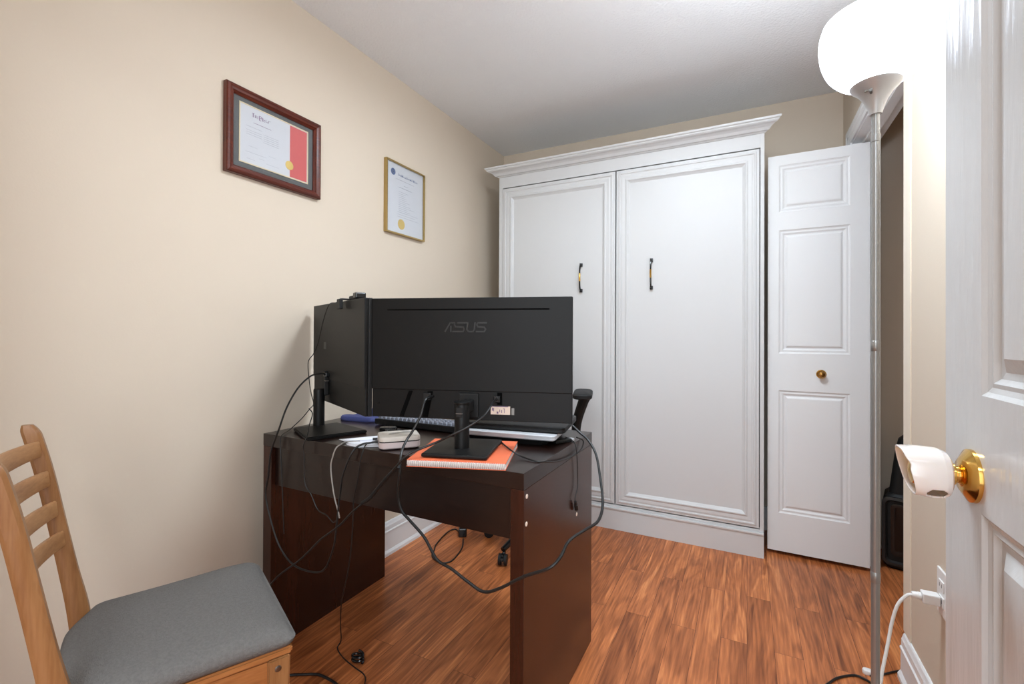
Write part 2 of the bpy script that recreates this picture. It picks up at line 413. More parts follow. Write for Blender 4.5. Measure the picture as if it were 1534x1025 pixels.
# pearly cover: a barrel open at the far end, a finger hole low on its side
bm = bmesh.new(); prof = [(.0135, -.0575), (.0220, -.0580), (.0275, -.0610), (.0305, -.0670), (.0312, -.0760), (.0312, -.0870), (.0305, -.0960), (.0300, -.1010)]
n = 120; rings = []; fine = []
for (a, b) in zip(prof, prof[1:]):
    for k in range(6): fine.append((a[0]+(b[0]-a[0])*k/6, a[1]+(b[1]-a[1])*k/6))
fine.append(prof[-1])
for r_, h in fine:
    ring = []; tt = (h+.0575)/-.0435
    for k in range(n):
        a = 2*PI*k/n; cy, cz = math.cos(a), math.sin(a)
        sq = 1/max(abs(cy)**2.5+abs(cz)**2.5, 1e-6)**(1/2.5)   # slightly squared barrel
        notch = .0022*math.exp(-((a-2.7)/.16)**2) if tt > .95 else 0
        ring.append(bm.verts.new((h-.0075*cz*tt+notch, KY+cy*r_*sq, KZ+cz*r_*sq)))
    rings.append(ring)
for i in range(len(rings)-1):
    for k in range(n):
        hx = (fine[i][1]+fine[i+1][1])/2; am = 2*PI*(k+.5)/n
        if math.hypot((hx+.0765)/.0125, (am-math.radians(226))/.30) < 1: continue
        bm.faces.new((rings[i][k], rings[i][(k+1) % n], rings[i+1][(k+1) % n], rings[i+1][k]))
kc = obj('knob_cover', bm, 'knobcover', door, True, 'pearly white plastic child-safety cover with a finger hole')
md = kc.modifiers.new('thick', 'SOLIDIFY'); md.thickness = .0026; md.offset = -1
md = kc.modifiers.new('sub', 'SUBSURF'); md.levels = md.render_levels = 1
bm = bmesh.new(); box(bm, -.027, -.009, dW-.0005, dW+.0015, KZ-.06, KZ+.06); obj('latch_plate', bm, 'brass', door, label='brass latch plate on the door edge')

# closet bifold: one leaf seen face on, its twin folded flat behind it
bif = thing('door_2', 'white folded closet door with small round brass knob', 'closet door', (.091, 2.668, .02), math.radians(-1.2)); bif['kind'] = 'structure'
bw, bh = .415, 1.975
bp_ = [(.048, .340, .19, .80), (.048, .340, .985, 1.60), (.048, .340, 1.69, 1.925)]
ff = lambda u, v, h: (u, -h, v); fb = lambda u, v, h: (u, .03+h, v)
obj('leaf', slab_door(bw, bh, .03, bp_, moulded, ff, fb), 'white', bif)
ff = lambda u, v, h: (u, .036-h, v); fb = lambda u, v, h: (u, .066+h, v)
obj('leaf', slab_door(bw, bh, .03, bp_, moulded, ff, fb), 'white', bif)
bm = bmesh.new(); kx, kz = .226, .888
lathe(bm, [(.0005, -.002), (.0205, -.0025), (.0215, .0005)], 32, 'Y', (kx, 0, kz)); 
obj('knob_plate', bm, 'brass', bif, True, 'brass back plate of the knob')
bm = bmesh.new(); lathe(bm, [(.008, -.001), (.007, -.012), (.010, -.016), (.0155, -.021), (.0165, -.028), (.012, -.035), (.001, -.037)], 32, 'Y', (kx, 0, kz))
obj('knob', bm, 'olbrass', bif, True, 'round brass knob')
bm = bmesh.new()
for z in (.25, .98, 1.72):
    tube(bm, [(bw+.002, .033, z-.03), (bw+.002, .033, z+.03)], .004, 8, False)
obj('hinge', bm, 'steel', bif)

# ------------------------------------------------------------------ wall bed cabinet
cx0, cx1, cyf = -1.418, .073, 2.594
cab = thing('wall_bed_cabinet', 'tall white panelled wall-bed cabinet with crown moulding against the back wall', 'cabinet', (cx0, cyf, 0))
CW = cx1-cx0; CD = YB-cyf-.004
bm = bmesh.new()
box(bm, 0, .026, 0, CD, 0, 2.108, .001); box(bm, CW-.018, CW, 0, CD, 0, 2.108, .001)
box(bm, .026, CW-.018, 0, CD, 2.0255, 2.108)
box(bm, .026, CW-.018, .03, CD, .14, 2.0255)
obj('carcass', bm, 'cabwhite', cab)
bm = bmesh.new(); box(bm, 0, CW, -.012, .03, 0, .112); box(bm, 0, CW, -.017, .03, .112, .124, .003); box(bm, .026, CW-.018, -.004, .03, .124, .136, .001)
obj('plinth', bm, 'cabwhite', cab)
# crown moulding mitred round three sides
prof = [(0, 2.094), (.006, 2.095), (.010, 2.099), (.020, 2.101), (.025, 2.107), (.030, 2.113), (.042, 2.120), (.055, 2.124), (.061, 2.129), (.062, 2.134), (.069, 2.137), (.071, 2.146), (0, 2.146)]
bm = bmesh.new()
loft(bm, [[(0-a, -a, z) for a, z in prof], [(CW+a, -a, z) for a, z in prof]])
box(bm, 0, CW, 0, CD, 2.109, 2.144)
obj('crown_moulding', bm, 'cabwhite', cab)
cabprof = [(0, -.018), (0, .004), (.003, .006), (.012, .006), (.015, .010), (.021, .010), (.024, .006), (.029, .006), (.034, .0075), (.050, .0065), (.056, .010), (.061, .010), (.066, .004), (.076, -.003), (.079, -.003)]
hl = ['pull handle arched black with a brass middle, on the narrower left door', 'pull handle arched black with a brass middle, on the wide right door']
for i, (a, b, hx) in enumerate(((-1.389, -.6685, -.868), (-.6615, .0515, -.468))):
    bm = bmesh.new(); fr = lambda u, v, h: (u-cx0, -h, v)
    rings_rect(bm, fr, a, b, .142, 2.018, cabprof)
    q = [fr(a, .142, -.018), fr(b, .142, -.018), fr(b, 2.018, -.018), fr(a, 2.018, -.018)]
    bm.faces.new([bm.verts.new(p) for p in q])
    bmesh.ops.remove_doubles(bm, verts=bm.verts, dist=1e-5)
    d = obj('door', bm, 'cabwhite', cab)
    hxx = hx-cx0
    bm = bmesh.new()
    pts = [(hxx, -.006, 1.351), (hxx, -.022, 1.358), (hxx, -.029, 1.385), (hxx, -.032, 1.427), (hxx, -.029, 1.469), (hxx, -.022, 1.496), (hxx, -.006, 1.503)]
    tube(bm, pts, lambda t: .0058 if t < .1 or t > .9 else .0042, 10)
    box(bm, hxx-.008, hxx+.008, -.010, .004, 1.342, 1.362, .002); box(bm, hxx-.008, hxx+.008, -.010, .004, 1.492, 1.512, .002)
    hd = obj('handle', bm, 'shine', d, True, 'black arched pull handle')
    bm = bmesh.new(); tube(bm, [(hxx, -.0305, 1.405), (hxx, -.032, 1.427), (hxx, -.0305, 1.449)], .0052, 10); md_ = obj('grip_sleeve', bm, 'brass', d, True, 'brass middle of the handle')
bm = bmesh.new()
box(bm, -1.39-cx0, .055-cx0, .019, .028, .140, 2.025)
obj('gap_shade_sheet', bm, 'gap', cab)  # near-black sheet painting in the shade of the gaps round the doors

# ------------------------------------------------------------------ framed certificates on the left wall
def certificate_frame(name, label, y0, y1, z0, z1, depth, fprof, fm, has_mat):
    t = thing(name, label, 'framed certificate', (XL+.001, y0, z0))
    W, H = y1-y0, z1-z0
    fr = lambda u, v, h: (h, u, v)
    bm = bmesh.new()
    rings_rect(bm, fr, 0, W, 0, H, [(0, 0)]+fprof, fill=False)
    a = fprof[-1][0]
    obj('frame', bm, fm, t)
    return t, W, H, a
t, W, H, a = certificate_frame('framed_certificate', 'dark cherry wood framed certificate with a red band and gold seal', .952, 1.341, 1.647, 1.955, .024,
    [(0, .018), (.003, .022), (.010, .024), (.015, .0215), (.022, .020), (.024, .016), (.030, .010), (.030, .004)], 'cherry', True)
def plate(bm, x, u0, u1, v0, v1, th=.0006): box(bm, x, x+th, u0, u1, v0, v1)
bm = bmesh.new(); plate(bm, .0025, .028, W-.028, .028, H-.028, .002); obj('mat_board', bm, 'mat', t)
m0, m1, n0, n1 = .056, W-.056, .054, H-.05
bm = bmesh.new(); rings_rect(bm, lambda u, v, h: (h, u, v), m0-.004, m1+.004, n0-.004, n1+.004, [(0, .0046), (0, .0062), (.004, .0062), (.004, .0046)], fill=False); obj('mat_lip', bm, 'lip', t, label='cream bevel of the mat opening')
bm = bmesh.new(); plate(bm, .0047, m0, m1, n0, n1); sh = obj('certificate_sheet', bm, 'paper', t)
bd = m0+(m1-m0)*.705
bm = bmesh.new(); plate(bm, .0054, bd+.003, m1-.002, n0+.002, n1-.002, .0003); obj('red_band', bm, 'red', sh, label='red band down the right side')
bm = bmesh.new(); lathe(bm, [(.001, .0066), (.013, .0064), (.017, .0062), (.0175, .0056)], 28, 'X', (0, bd+.001, n0+.045)); obj('seal', bm, 'seal', sh, True, 'round gold foil seal')
def line(bm, x, u0, u1, v, th=.0009, seg=None):
    """a row of tiny word-like strokes"""
    rnd = random.Random(int(u0*9999+v*7777)); u = u0
    while u < u1:
        L = rnd.uniform(.003, .009); box(bm, x, x+.0002, u, min(u+L, u1), v, v+th); u += L+.0012
def block(rows, m='ink', x=.0054, lab='rows of fine grey print'):
    bm = bmesh.new()
    for r_ in rows: line(bm, x, *r_)
    return obj('text_block', bm, m, sh, label=lab)
block([(m0+.022, m0+.082, n1-.078-k*.0075+(.006 if k == 0 else 0)) for k in range(4)])
block([(m0+.088, m0+.150, n1-.082-k*.0072) for k in range(5)])
for (u, v, w) in ((.03, .062, .035), (.02, .040, .08), (.07, .028, .02), (.11, .05, .03), (.10, .018, .05), (.025, .016, .03)): block([(m0+u, m0+u+w, n0+v, .0007)])
bm = bmesh.new()
for (u, v, w, h) in ((.046, 0, .003, .013), (.044, .013, .008, .002), (.054, .001, .002, .010), (.058, .001, .002, .010), (.054, .004, .006, .0015), (.064, .001, .002, .010), (.070, -.002, .003, .017), (.074, -.002, .004, .002), (.074, .006, .005, .002), (.078, .006, .002, .008), (.074, .013, .004, .002), (.083, .0, .003, .013), (.087, .0, .006, .002), (.087, .006, .006, .002), (.096, .002, .002, .009), (.100, .002, .005, .002), (.106, .002, .002, .009), (.110, .010, .005, .0015)):
    box(bm, .0054, .0056, m0+u, m0+u+w, n1-.034+v, n1-.034+v+h)
obj('heading', bm, 'purpleink', sh, label='purple heading lettering')
block([(m0+.05, m0+.118, n1-.054, .0016)], 'purpleink', lab='line of purple print')
bm = bmesh.new()
for k, (a0, b0) in enumerate(((.018, .038), (.02, .036), (.015, .042), (.022, .04))): line(bm, .0058, bd+a0, bd+b0, n0+.098-k*.007, .0008)
obj('band_text', bm, 'redink', sh, label='small dark print on the red band')
bm = bmesh.new(); plate(bm, .0085, .029, W-.029, .029, H-.029, .0015); obj('glass', bm, 'glass', t, label='clear picture glass')

t, W, H, a = certificate_frame('framed_certificate', 'slim gold framed white certificate beside the cabinet', 1.733, 2.035, 1.598, 1.962, .02,
    [(0, .018), (.0012, .020), (.007, .020), (.008, .012)], 'gold', False)
bm = bmesh.new(); plate(bm, .006, .006, W-.006, .006, H-.006, .002); sh = obj('certificate_sheet', bm, 'paper', t)
bm = bmesh.new(); lathe(bm, [(.001, .0092), (.021, .0090), (.026, .0088), (.0265, .0081)], 28, 'X', (0, W*.40, .058)); obj('seal', bm, 'seal', sh, True, 'round gold foil seal')
bm = bmesh.new(); lathe(bm, [(.007, .0083), (.017, .0083), (.017, .0081), (.007, .0081)], 20, 'X', (0, .058, H-.052), cap=False)
box(bm, .0081, .0083, .050, .066, H-.055, H-.049); box(bm, .0081, .0083, .055, .061, H-.062, H-.042)
obj('crest', bm, 'blueink', sh, label='round blue crest'); bm = bmesh.new()
rnd = random.Random(3); u = .098
while u < .245:
    w = rnd.uniform(.003, .008); h = rnd.uniform(.008, .02) if u < .13 else rnd.uniform(.007, .013)
    box(bm, .0081, .0083, u, u+.0022, H-.062, H-.062+h); box(bm, .0081, .0083, u, u+w, H-.062+(h*.5 if rnd.random() < .5 else 0), H-.060+(h*.5 if rnd.random() < .5 else 0)); u += w+.003
obj('heading', bm, 'blueink', sh, label='blue heading lettering')
block([(.08, .22, H-.082, .0014)], x=.0082); block([(.14, .17, H-.105, .0016)], x=.0082); block([(.10, .20, H-.120, .0022)], x=.0082)
block([(.10, .10+w, H-.142-k*.0095, .0012) for k, w in enumerate((.07, .055, .05, .06, .06, .085, .06, .09, .12, .07, .09, .05))], x=.0082)
block([(.09, .09+w, .118-k*.012, .0011) for k, w in enumerate((.16, .14, .17))], x=.0082)
bm = bmesh.new(); plate(bm, .0105, .0075, W-.0075, .0075, H-.0075, .001); obj('glass', bm, 'glass', t, label='clear picture glass')

# ------------------------------------------------------------------ desk
DX0, DX1, DYF, DYB, DZ = -1.497, -.495, 1.040, 1.604, .745
desk = thing('desk', 'dark espresso wooden desk with slab ends and a drop front', 'desk', (DX0, DYF, 0))
w, d = DX1-DX0, DYB-DYF
obj('tabletop', B(0, w, 0, d, DZ-.042, DZ, bev=.0012), 'espresso', desk)
obj('side_panel', B(0, .042, .001, d-.001, 0, DZ-.0425, bev=.001), 'espressoLit', desk)
obj('side_panel', B(w-.038, w, .001, d-.001, 0, DZ-.0425, bev=.001), 'espressoLit', desk)
obj('apron', B(.0425, w-.0385, .016, .036, .568, DZ-.0425, bev=.0008), 'espresso', desk)
for (y_, z_) in ((.017, .684), (.015, .615), (.40, .508)):
    bm = bmesh.new(); lathe(bm, [(.0005, w+.0014), (.0055, w+.0012), (.006, w+.0001)], 16, 'X', (0, y_, z_)); obj('screw_cap', bm, 'label', desk, True, 'pale round fixing cap')

# ------------------------------------------------------------------ monitors
def rot_z(deg): return math.radians(deg)
def monitor_common(t, s0, s1, z0, z1, off, th=.024):
    """shell: deeper upper body, thinner chin with seam; local x=s, y=away from camera"""
    bm = bmesh.new(); zs = z0+(z1-z0)*.235
    box(bm, s0, s1, off, off+.012, zs, z1, .002)
    obj('back_cover', bm, 'black', t)
    bm = bmesh.new(); box(bm, s0+.0005, s1-.0005, off+.004, off+.013, z0, zs+.002, .0015); obj('lower_cover', bm, 'black', t)
    bm = bmesh.new(); box(bm, s0, s1, off+.013, off+th, z0-.001, z1, .002); obj('bezel', bm, 'black2', t)
    bm = bmesh.new(); box(bm, s0+.006, s1-.006, off+th, off+th+.0006, z0+.014, z1-.006); obj('screen', bm, 'screen', t)

main = thing('monitor', 'wide black monitor seen from behind with a cream sticker, standing on the orange notebook', 'monitor', (-.714, 1.094, 0), rot_z(16.8))
monitor_common(main, -.309, .304, .838, 1.201, .07)
zb = .7645
bm = bmesh.new(); box(bm, -.088, .092, -.085, .118, zb+.0005, zb+.010, .003); obj('stand_base', bm, 'black', main)
bm = bmesh.new(); lathe(bm, [(.021, zb+.010), (.021, .892), (.0205, .8935), (.0205, .896), (.023, .898), (.023, .902), (.021, .903)], 32, 'Z'); obj('stand_column', bm, 'black', main, True)
bm = bmesh.new(); box(bm, -.011, .007, -.0222, -.014, .862, .888, .001); obj('cable_hole', bm, 'black2', main)
bm = bmesh.new(); box(bm, -.012, .008, -.0226, -.016, .8705, .8735, .001); obj('cable_hole_lip', bm, 'steel', main, label='bright lip of the cable hole')
bm = bmesh.new(); box(bm, -.017, .017, .018, .078, .868, .9, .004); box(bm, -.03, .03, .066, .078, .845, .918, .003); obj('stand_bracket', bm, 'black2', main)
bm = bmesh.new(); box(bm, -.2585, .238, .0696, .0706, 1.1635, 1.1678); obj('vent_slot', bm, 'gap', main, label='long thin vent slot')
# slanted port recess edges under the seam
bm = bmesh.new()
prism(bm, [(-.189, .920), (-.176, .920), (-.205, .842), (-.219, .842)], .0735, .0745, 'XZ'); obj('port_recess', bm, 'gap', main)
bm = bmesh.new(); prism(bm, [(-.129, .920), (-.112, .920), (-.128, .842), (-.146, .842)], .0735, .0745, 'XZ'); obj('port_recess', bm, 'gap', main)
obj('port_recess', B(.085, .100, .0735, .0745, .885, .921), 'gap', main)
obj('port_block', B(-.142, -.118, .068, .078, .893, .915, bev=.002), 'black2', main)
obj('power_socket', B(.075, .096, .066, .078, .892, .912, bev=.002), 'shine', main)
# embossed maker's lettering from strokes
bm = bmesh.new()
def stroke(pts, w=.0042, x0=-.076, z0=1.100, sx=1, dep=(.0692, .0702)):
    for (a, b), (c, e) in zip(pts, pts[1:]):
        L = math.hypot(c-a, e-b); nx, nz = -(e-b)/L*w/2, (c-a)/L*w/2; ex, ez = (c-a)/L*w*.35, (e-b)/L*w*.35
        prism(bm, [(x0+a-ex+nx, z0+b-ez+nz), (x0+c+ex+nx, z0+e+ez+nz), (x0+c+ex-nx, z0+e+ez-nz), (x0+a-ex-nx, z0+b-ez-nz)], dep[0], dep[1], 'XZ')
h = .026
stroke([(.002, 0), (.018, h), (.040, h)]); stroke([(.020, 0), (.020, h*.62)])
stroke([(.068, h), (.034, h), (.031, h*.80), (.034, h*.55), (.058, h*.5), (.061, h*.25), (.058, 0), (.026, 0)])
stroke([(.072, h), (.069, h*.25), (.074, 0), (.088, 0), (.092, h*.25), (.094, h)])
stroke([(.128, h), (.102, h), (.099, h*.80), (.102, h*.55), (.122, h*.5), (.126, h*.25), (.122, 0), (.098, 0)])
obj('logo', bm, 'logo', main, label='embossed charcoal brand lettering')
st_ = obj('sticker', B(.066, .124, .0730, .0742, .857, .8815), 'label', main, label='cream information sticker')
bm = bmesh.new()
box(bm, .070, .0735, .0726, .0731, .868, .877); box(bm, .074, .076, .0726, .0731, .866, .876); box(bm, .084, .089, .0726, .0731, .860, .866); box(bm, .092, .094, .0726, .0731, .864, .872); box(bm, .068, .118, .0726, .0731, .8795, .8815); box(bm, .098, .100, .0726, .0731, .862, .871); box(bm, .103, .108, .0726, .0731, .8735, .875); box(bm, .106, .1075, .0726, .0731, .862, .874)
obj('sticker_print', bm, 'purpleink', st_)
obj('sticker_end', B(.128, .136, .0732, .0740, .857, .877), 'steel', main, label='small grey code print beside the sticker')
obj('lock_slot', B(-.292, -.283, .0735, .0745, .878, .882), 'shine', main)

lm = thing('monitor', 'black monitor turned sideways at the left end of the desk, webcam clipped on top', 'monitor', (-1.402, 1.2, 0), rot_z(-25.2))
monitor_common(lm, -.180, .388, .838, 1.203, .02, .026)
bm = bmesh.new(); q = [(-1.438, 1.114), (-1.263, 1.026), (-1.183, 1.212), (-1.385, 1.262)]
inv = Matrix.Translation((-1.402, 1.2, 0)) @ Matrix.Rotation(rot_z(-25.2), 4, 'Z'); inv = inv.inverted()
lp = [inv @ Vector((a, b, 0)) for a, b in q]
prism(bm, [(p.x, p.y) for p in lp], .7455, .757)
bmesh.ops.bevel(bm, geom=list(bm.edges), offset=.003, segments=2, affect='EDGES')
obj('stand_base', bm, 'black', lm)
bm = bmesh.new(); lathe(bm, [(.0195, .757), (.0195, .885), (.0185, .8885), (.0175, .89)], 32, 'Z', (0, -.006, 0)); obj('stand_column', bm, 'black', lm, True)
bm = bmesh.new(); box(bm, -.016, .016, .008, .024, .865, .955, .003); obj('stand_bracket', bm, 'black2', lm)
obj('port_block', B(.004, .040, .006, .021, .935, .950, bev=.002), 'shine', lm)
obj('bracket_latch', B(.010, .030, .008, .021, .918, .922), 'steel', lm, label='bright metal latch')
bm = bmesh.new(); box(bm, -.035, -.005, .0190, .0202, 1.035, 1.060, .0005); obj('emblem', bm, 'logo', lm, label='faint square emblem')

wc = thing('webcam', 'small black webcam clipped on top of the left monitor', 'webcam', (-1.17, 1.125, 1.2045), rot_z(-25.2))
obj('camera_body', B(-.045, .030, .004, .034, .001, .016, bev=.004), 'black2', wc)
obj('lens_block', B(.005, .034, .000, .036, .004, .024, bev=.004), 'shine', wc)
bm = bmesh.new(); box(bm, -.052, -.022, -.034, -.022, -.030, .004, .002); box(bm, -.050, -.026, -.026, .01, .001, .006, .001); obj('clip', bm, 'black2', wc)

# ------------------------------------------------------------------ things on the desk
tz = DZ+.0006
nb = thing('notebook', 'orange spiral notebook under the wide monitor, its spiral edge overhanging the desk', 'notebook', (-.794, .953, tz), rot_z(19.3))
NW, ND = .262, .252
obj('page_block', B(.001, NW-.001, .002, ND-.001, .0015, .0150), 'pages', nb)
bm = bmesh.new(); box(bm, 0, NW, 0, ND, 0, .0014); box(bm, 0, NW, .004, ND, .0152, .0172); obj('cover', bm, 'orange', nb)
bm = bmesh.new()
for k in range(46):
    x = .004+k*(NW-.008)/45
    lathe(bm, [(.0078, x-.0011), (.0086, x-.0006), (.0086, x+.0006), (.0078, x+.0011)], 10, 'X', (0, .004, .0088))
obj('spiral_binding', bm, 'spiral', nb, True)
bpy.data.objects['monitor'].location.z = 0

# keyboard
kb = thing('keyboard', 'black full-size keyboard with grey keys behind the wide monitor', 'keyboard', (-1.268, 1.335, tz), rot_z(1))
bm = bmesh.new(); loft(bm, [[(x, 0, .004), (x, 0, .024), (x, .150, .014), (x, .150, .002)] for x in (0, .42)]); bmesh.ops.bevel(bm, geom=list(bm.edges), offset=.002, segments=2, affect='EDGES')
obj('keyboard_body', bm, 'kb', kb)
for x in (.05, .35): obj('foot', B(x, x+.03, .006, .016, 0, .006), 'kb', kb)
bm = bmesh.new(); loft(bm, [[(sx*.0078, -.0072, 0), (sx*.0078, .0072, 0), (sx*.0062, .0056, .008), (sx*.0062, -.0060, .009)] for sx in (-1, 1)])
key0 = None
for rr in range(5):
    for kk in range(20):
        x = .018+kk*.0196+(0 if rr % 2 == 0 else .005); y = .018+rr*.0205
        if kk in (14,): x += .002
        if x > .41: continue
        z = .0235-(y/.150)*.010
        if key0 is None: k_ = key0 = obj('key', bm, 'keycap', kb)
        else: k_ = key0.copy(); C.objects.link(k_)
        k_.location = (x, y, z)
        if len([c for c in kb.children if c.name.startswith('key.') or c.name == 'key']) > 96: break

# mouse pad with a mouse
mp_ = thing('mouse_pad', 'blue gel mouse pad with a raised wrist rest behind the left monitor', 'mouse pad', (-1.39, 1.40, tz), rot_z(8))
bm = bmesh.new(); o1 = round_outline(.19, .22, .05, 8, (0, .06)); prism(bm, o1, 0, .004); obj('pad', bm, 'blue', mp_)
bm = bmesh.new(); loft(bm, [[(p[0], p[1], z) for p in round_outline(.17-i, .055-i, .026-i*.4, 6, (0, -.022))] for z, i in ((.004, 0), (.012, .002), (.017, .010), (.018, .02))]); obj('wrist_rest', bm, 'blue', mp_, True)
ms = thing('computer_mouse', 'dark computer mouse on the blue mouse pad', 'mouse', (-1.37, 1.44, tz+.0045), rot_z(20))
bm = bmesh.new(); loft(bm, [[(p[0], p[1], z) for p in round_outline(.060-i, .105-i*1.3, .028-i*.45, 6)] for z, i in ((0, .004), (.012, 0), (.024, .008), (.032, .024), (.035, .042))]); obj('shell', bm, 'navy', ms, True)
obj('scroll_wheel', B(-.003, .003, -.040, -.022, .026, .034, bev=.001), 'black2', ms)

# papers, pen
for i, (pts, lab) in enumerate((([(-1.185, 1.088), (-1.066, 1.050), (-1.000, 1.150), (-1.08, 1.235)], 'white paper slip under the pale pink box, corner pointing left'), ([(-1.125, 1.060), (-1.105, 1.048), (-1.058, 1.043), (-.975, 1.10), (-1.03, 1.20)], 'small crumpled white paper at the desk front, lower of the two slips'))):
    bm = bmesh.new(); prism(bm, pts, tz+.0003+(.0012 if i == 0 else 0), tz+.0011+(.0012 if i == 0 else 0))
    tag(obj('paper_slip', bm, 'paper2', None), lab, 'paper', 'paper slips on the desk')
pen = thing('pen', 'slim white and black pen lying on the paper slips', 'pen', (-1.09, 1.115, tz+.0075), math.radians(38))
bm = bmesh.new(); tube(bm, [(-.068, 0, 0), (.018, 0, 0)], .0036, 12, False); obj('barrel', bm, 'paper2', pen, True)
bm = bmesh.new(); tube(bm, [(.018, 0, 0), (.060, 0, 0), (.070, 0, 0)], lambda t: .0040 if t < .9 else .0014, 12, False); obj('grip', bm, 'black2', pen, True)

# little hinged box
hb = thing('small_case', 'pale pink and grey small rounded case with a strap, beside the orange notebook', 'case', (-.962, 1.118, tz+.0026), rot_z(47))
o1 = lambda i: round_outline(.122-i, .098-i, .018-i*.3, 6)
bm = bmesh.new(); loft(bm, [[(p[0], p[1], z) for p in o1(i)] for z, i in ((0, .006), (.003, 0), (.019, 0))]); obj('lower_shell', bm, 'pinkbox', hb, True)
bm = bmesh.new(); loft(bm, [[(p[0], p[1], z) for p in o1(i)] for z, i in ((.019, .002), (.0225, .002))]); obj('seam_band', bm, 'black2', hb)
bm = bmesh.new(); loft(bm, [[(p[0], p[1], z) for p in o1(i)] for z, i in ((.0225, 0), (.031, 0), (.035, .004), (.036, .012))]); obj('lid', bm, 'greybox', hb, True)
bm = bmesh.new(); tube(bm, [(-.03, -.006, .037), (-.02, -.010, .039), (.004, -.006, .040), (.022, .004, .0395), (.040, .008, .037)], .0022, 8); obj('strap_loop', bm, 'greycable', hb, True)
obj('charging_port', B(-.0625, -.0600, -.008, .006, .008, .014), 'black2', hb)

# a coil of thin cable and a key fob between case and keyboard
cc = thing('cable_coil', 'small coiled dark cable lying between the pale case and the keyboard', 'cable', (-1.08, 1.255, tz))
bm = bmesh.new(); pts = []
for k in range(50):
    a = k/50*2*PI*3.2; pts.append((math.cos(a)*(.050+.006*math.sin(k)), math.sin(a)*(.022+.004*math.cos(k*1.3)), .0035+.003*(k % 5)/2))
tube(bm, pts, .0024, 6, True, 3); obj('coil', bm, 'cable', cc, True)
kf = thing('key_fob', 'black car key fob lying beside the coiled cable', 'key fob', (-1.145, 1.275, tz), rot_z(30))
bm = bmesh.new(); loft(bm, [[(p[0], p[1], z) for p in round_outline(.062-i, .034-i, .015-i*.4, 6)] for z, i in ((0, .003), (.004, 0), (.011, .001), (.014, .008))]); obj('fob_body', bm, 'shine', kf, True)
bm = bmesh.new(); tube(bm, [(.034+.012*math.cos(a*PI/8), .012*math.sin(a*PI/8), .004) for a in range(17)], .0011, 6); obj('key_ring', bm, 'steel', kf, True)

# stack at the right end of the desk
lap_rot = rot_z(12)
bx = thing('laptop_stand', 'low black laptop stand below the silver laptop on the right end of the desk', 'laptop stand', (-.845, 1.262, tz), rot_z(8))
bm = bmesh.new(); loft(bm, [[(p[0]+.16, p[1]+.13, z) for p in round_outline(w_, d_, .02, 5)] for z, w_, d_ in ((0, .26, .20), (.014, .29, .22), (.020, .30, .235))]); obj('stand_body', bm, 'black2', bx)
sl = thing('laptop', 'closed silver laptop in the stack, second from top', 'laptop', (-.845, 1.262, tz+.0208), rot_z(8))
bm = bmesh.new(); loft(bm, [[(p[0]+.16, p[1]+.12, z) for p in round_outline(.335-i, .235-i, .012, 5)] for z, i in ((0, .006), (.003, 0), (.009, 0))]); obj('base_shell', bm, 'alu', sl, True)
bm = bmesh.new(); loft(bm, [[(p[0]+.16, p[1]+.12, z) for p in round_outline(.335-i, .235-i, .012, 5)] for z, i in ((.0095, 0), (.0145, 0), (.016, .004))]); obj('lid', bm, 'alu', sl, True)
bl = thing('laptop', 'closed black laptop on top of the stack at the right end of the desk', 'laptop', (-.835, 1.285, tz+.0372), rot_z(10))
bm = bmesh.new(); loft(bm, [[(p[0]+.165, p[1]+.125, z) for p in round_outline(.345-i, .238-i, .014, 5)] for z, i in ((0, .012), (.004, 0), (.012, 0))]); obj('base_shell', bm, 'black2', bl, True)
bm = bmesh.new(); loft(bm, [[(p[0]+.165, p[1]+.125, z) for p in round_outline(.345-i, .238-i, .014, 5)] for z, i in ((.0126, 0), (.019, 0), (.0205, .004))]); obj('lid', bm, 'black', bl, True, 'lid of charcoal plastic')
ad = thing('usb_hub', 'small black and silver cable adapter at the right end of the laptop stack', 'adapter', (-.528, 1.400, tz+.0005), rot_z(60))
obj('hub_body', B(-.035, .03, -.010, .010, .0, .011, bev=.003), 'black2', ad)
obj('hub_end', B(.030, .042, -.008, .008, .001, .010, bev=.002), 'alu', ad, label='silver end of the adapter')

# ------------------------------------------------------------------ cables
def cable(name, label, pts, r, m='cable', cat='cable', ends=(), group=None, sub=6):
    p0 = Vector(pts[0]) if Vector(pts[0]).z > .5 else Vector(pts[-1])
    t = thing(name, label, cat, (0, 0, 0), 0, group)
    bm = bmesh.new(); tube(bm, pts, r, 8, True, sub); obj('cord', bm, m, t, True)
    P = smooth_path(pts, sub)
    for which, L, rr, mm in ends:
        if which == 0: a, b = P[0], P[min(4, len(P)-1)]
        else: a, b = P[-1], P[-min(5, len(P))]
        dvec = (a-b).normalized()
        bm = bmesh.new(); tube(bm, [a-dvec*.002, a+dvec*L*.35, a+dvec*L*.36, a+dvec*L], lambda t, rr=rr: rr*.75 if t < .36 else rr, 10, False); obj('plug', bm, mm, t, True)
    return t
cable('monitor_cable', 'black cable hanging in the longest loop in front of the left desk end', [(-1.375, 1.196, .944), (-1.36, 1.165, .949), (-1.370, 1.13, .943), (-1.384, 1.09, .905), (-1.389, 1.05, .843), (-1.392, 1.024, .776), (-1.425, 1.018, .695), (-1.438, 1.018, .612), (-1.451, 1.018, .547), (-1.426, 1.018, .471), (-1.381, 1.018, .391), (-1.315, 1.018, .344), (-1.228, 1.018, .339), (-1.168, 1.018, .361), (-1.13, 1.018, .435), (-1.118, 1.018, .499), (-1.104, 1.018, .603), (-1.091, 1.018, .666), (-1.062, 1.026, .735), (-1.055, 1.055, .752), (-1.030, 1.078, .757)], .0030, ends=((1, .022, .0045, 'cable'), (0, .02, .006, 'cable')))
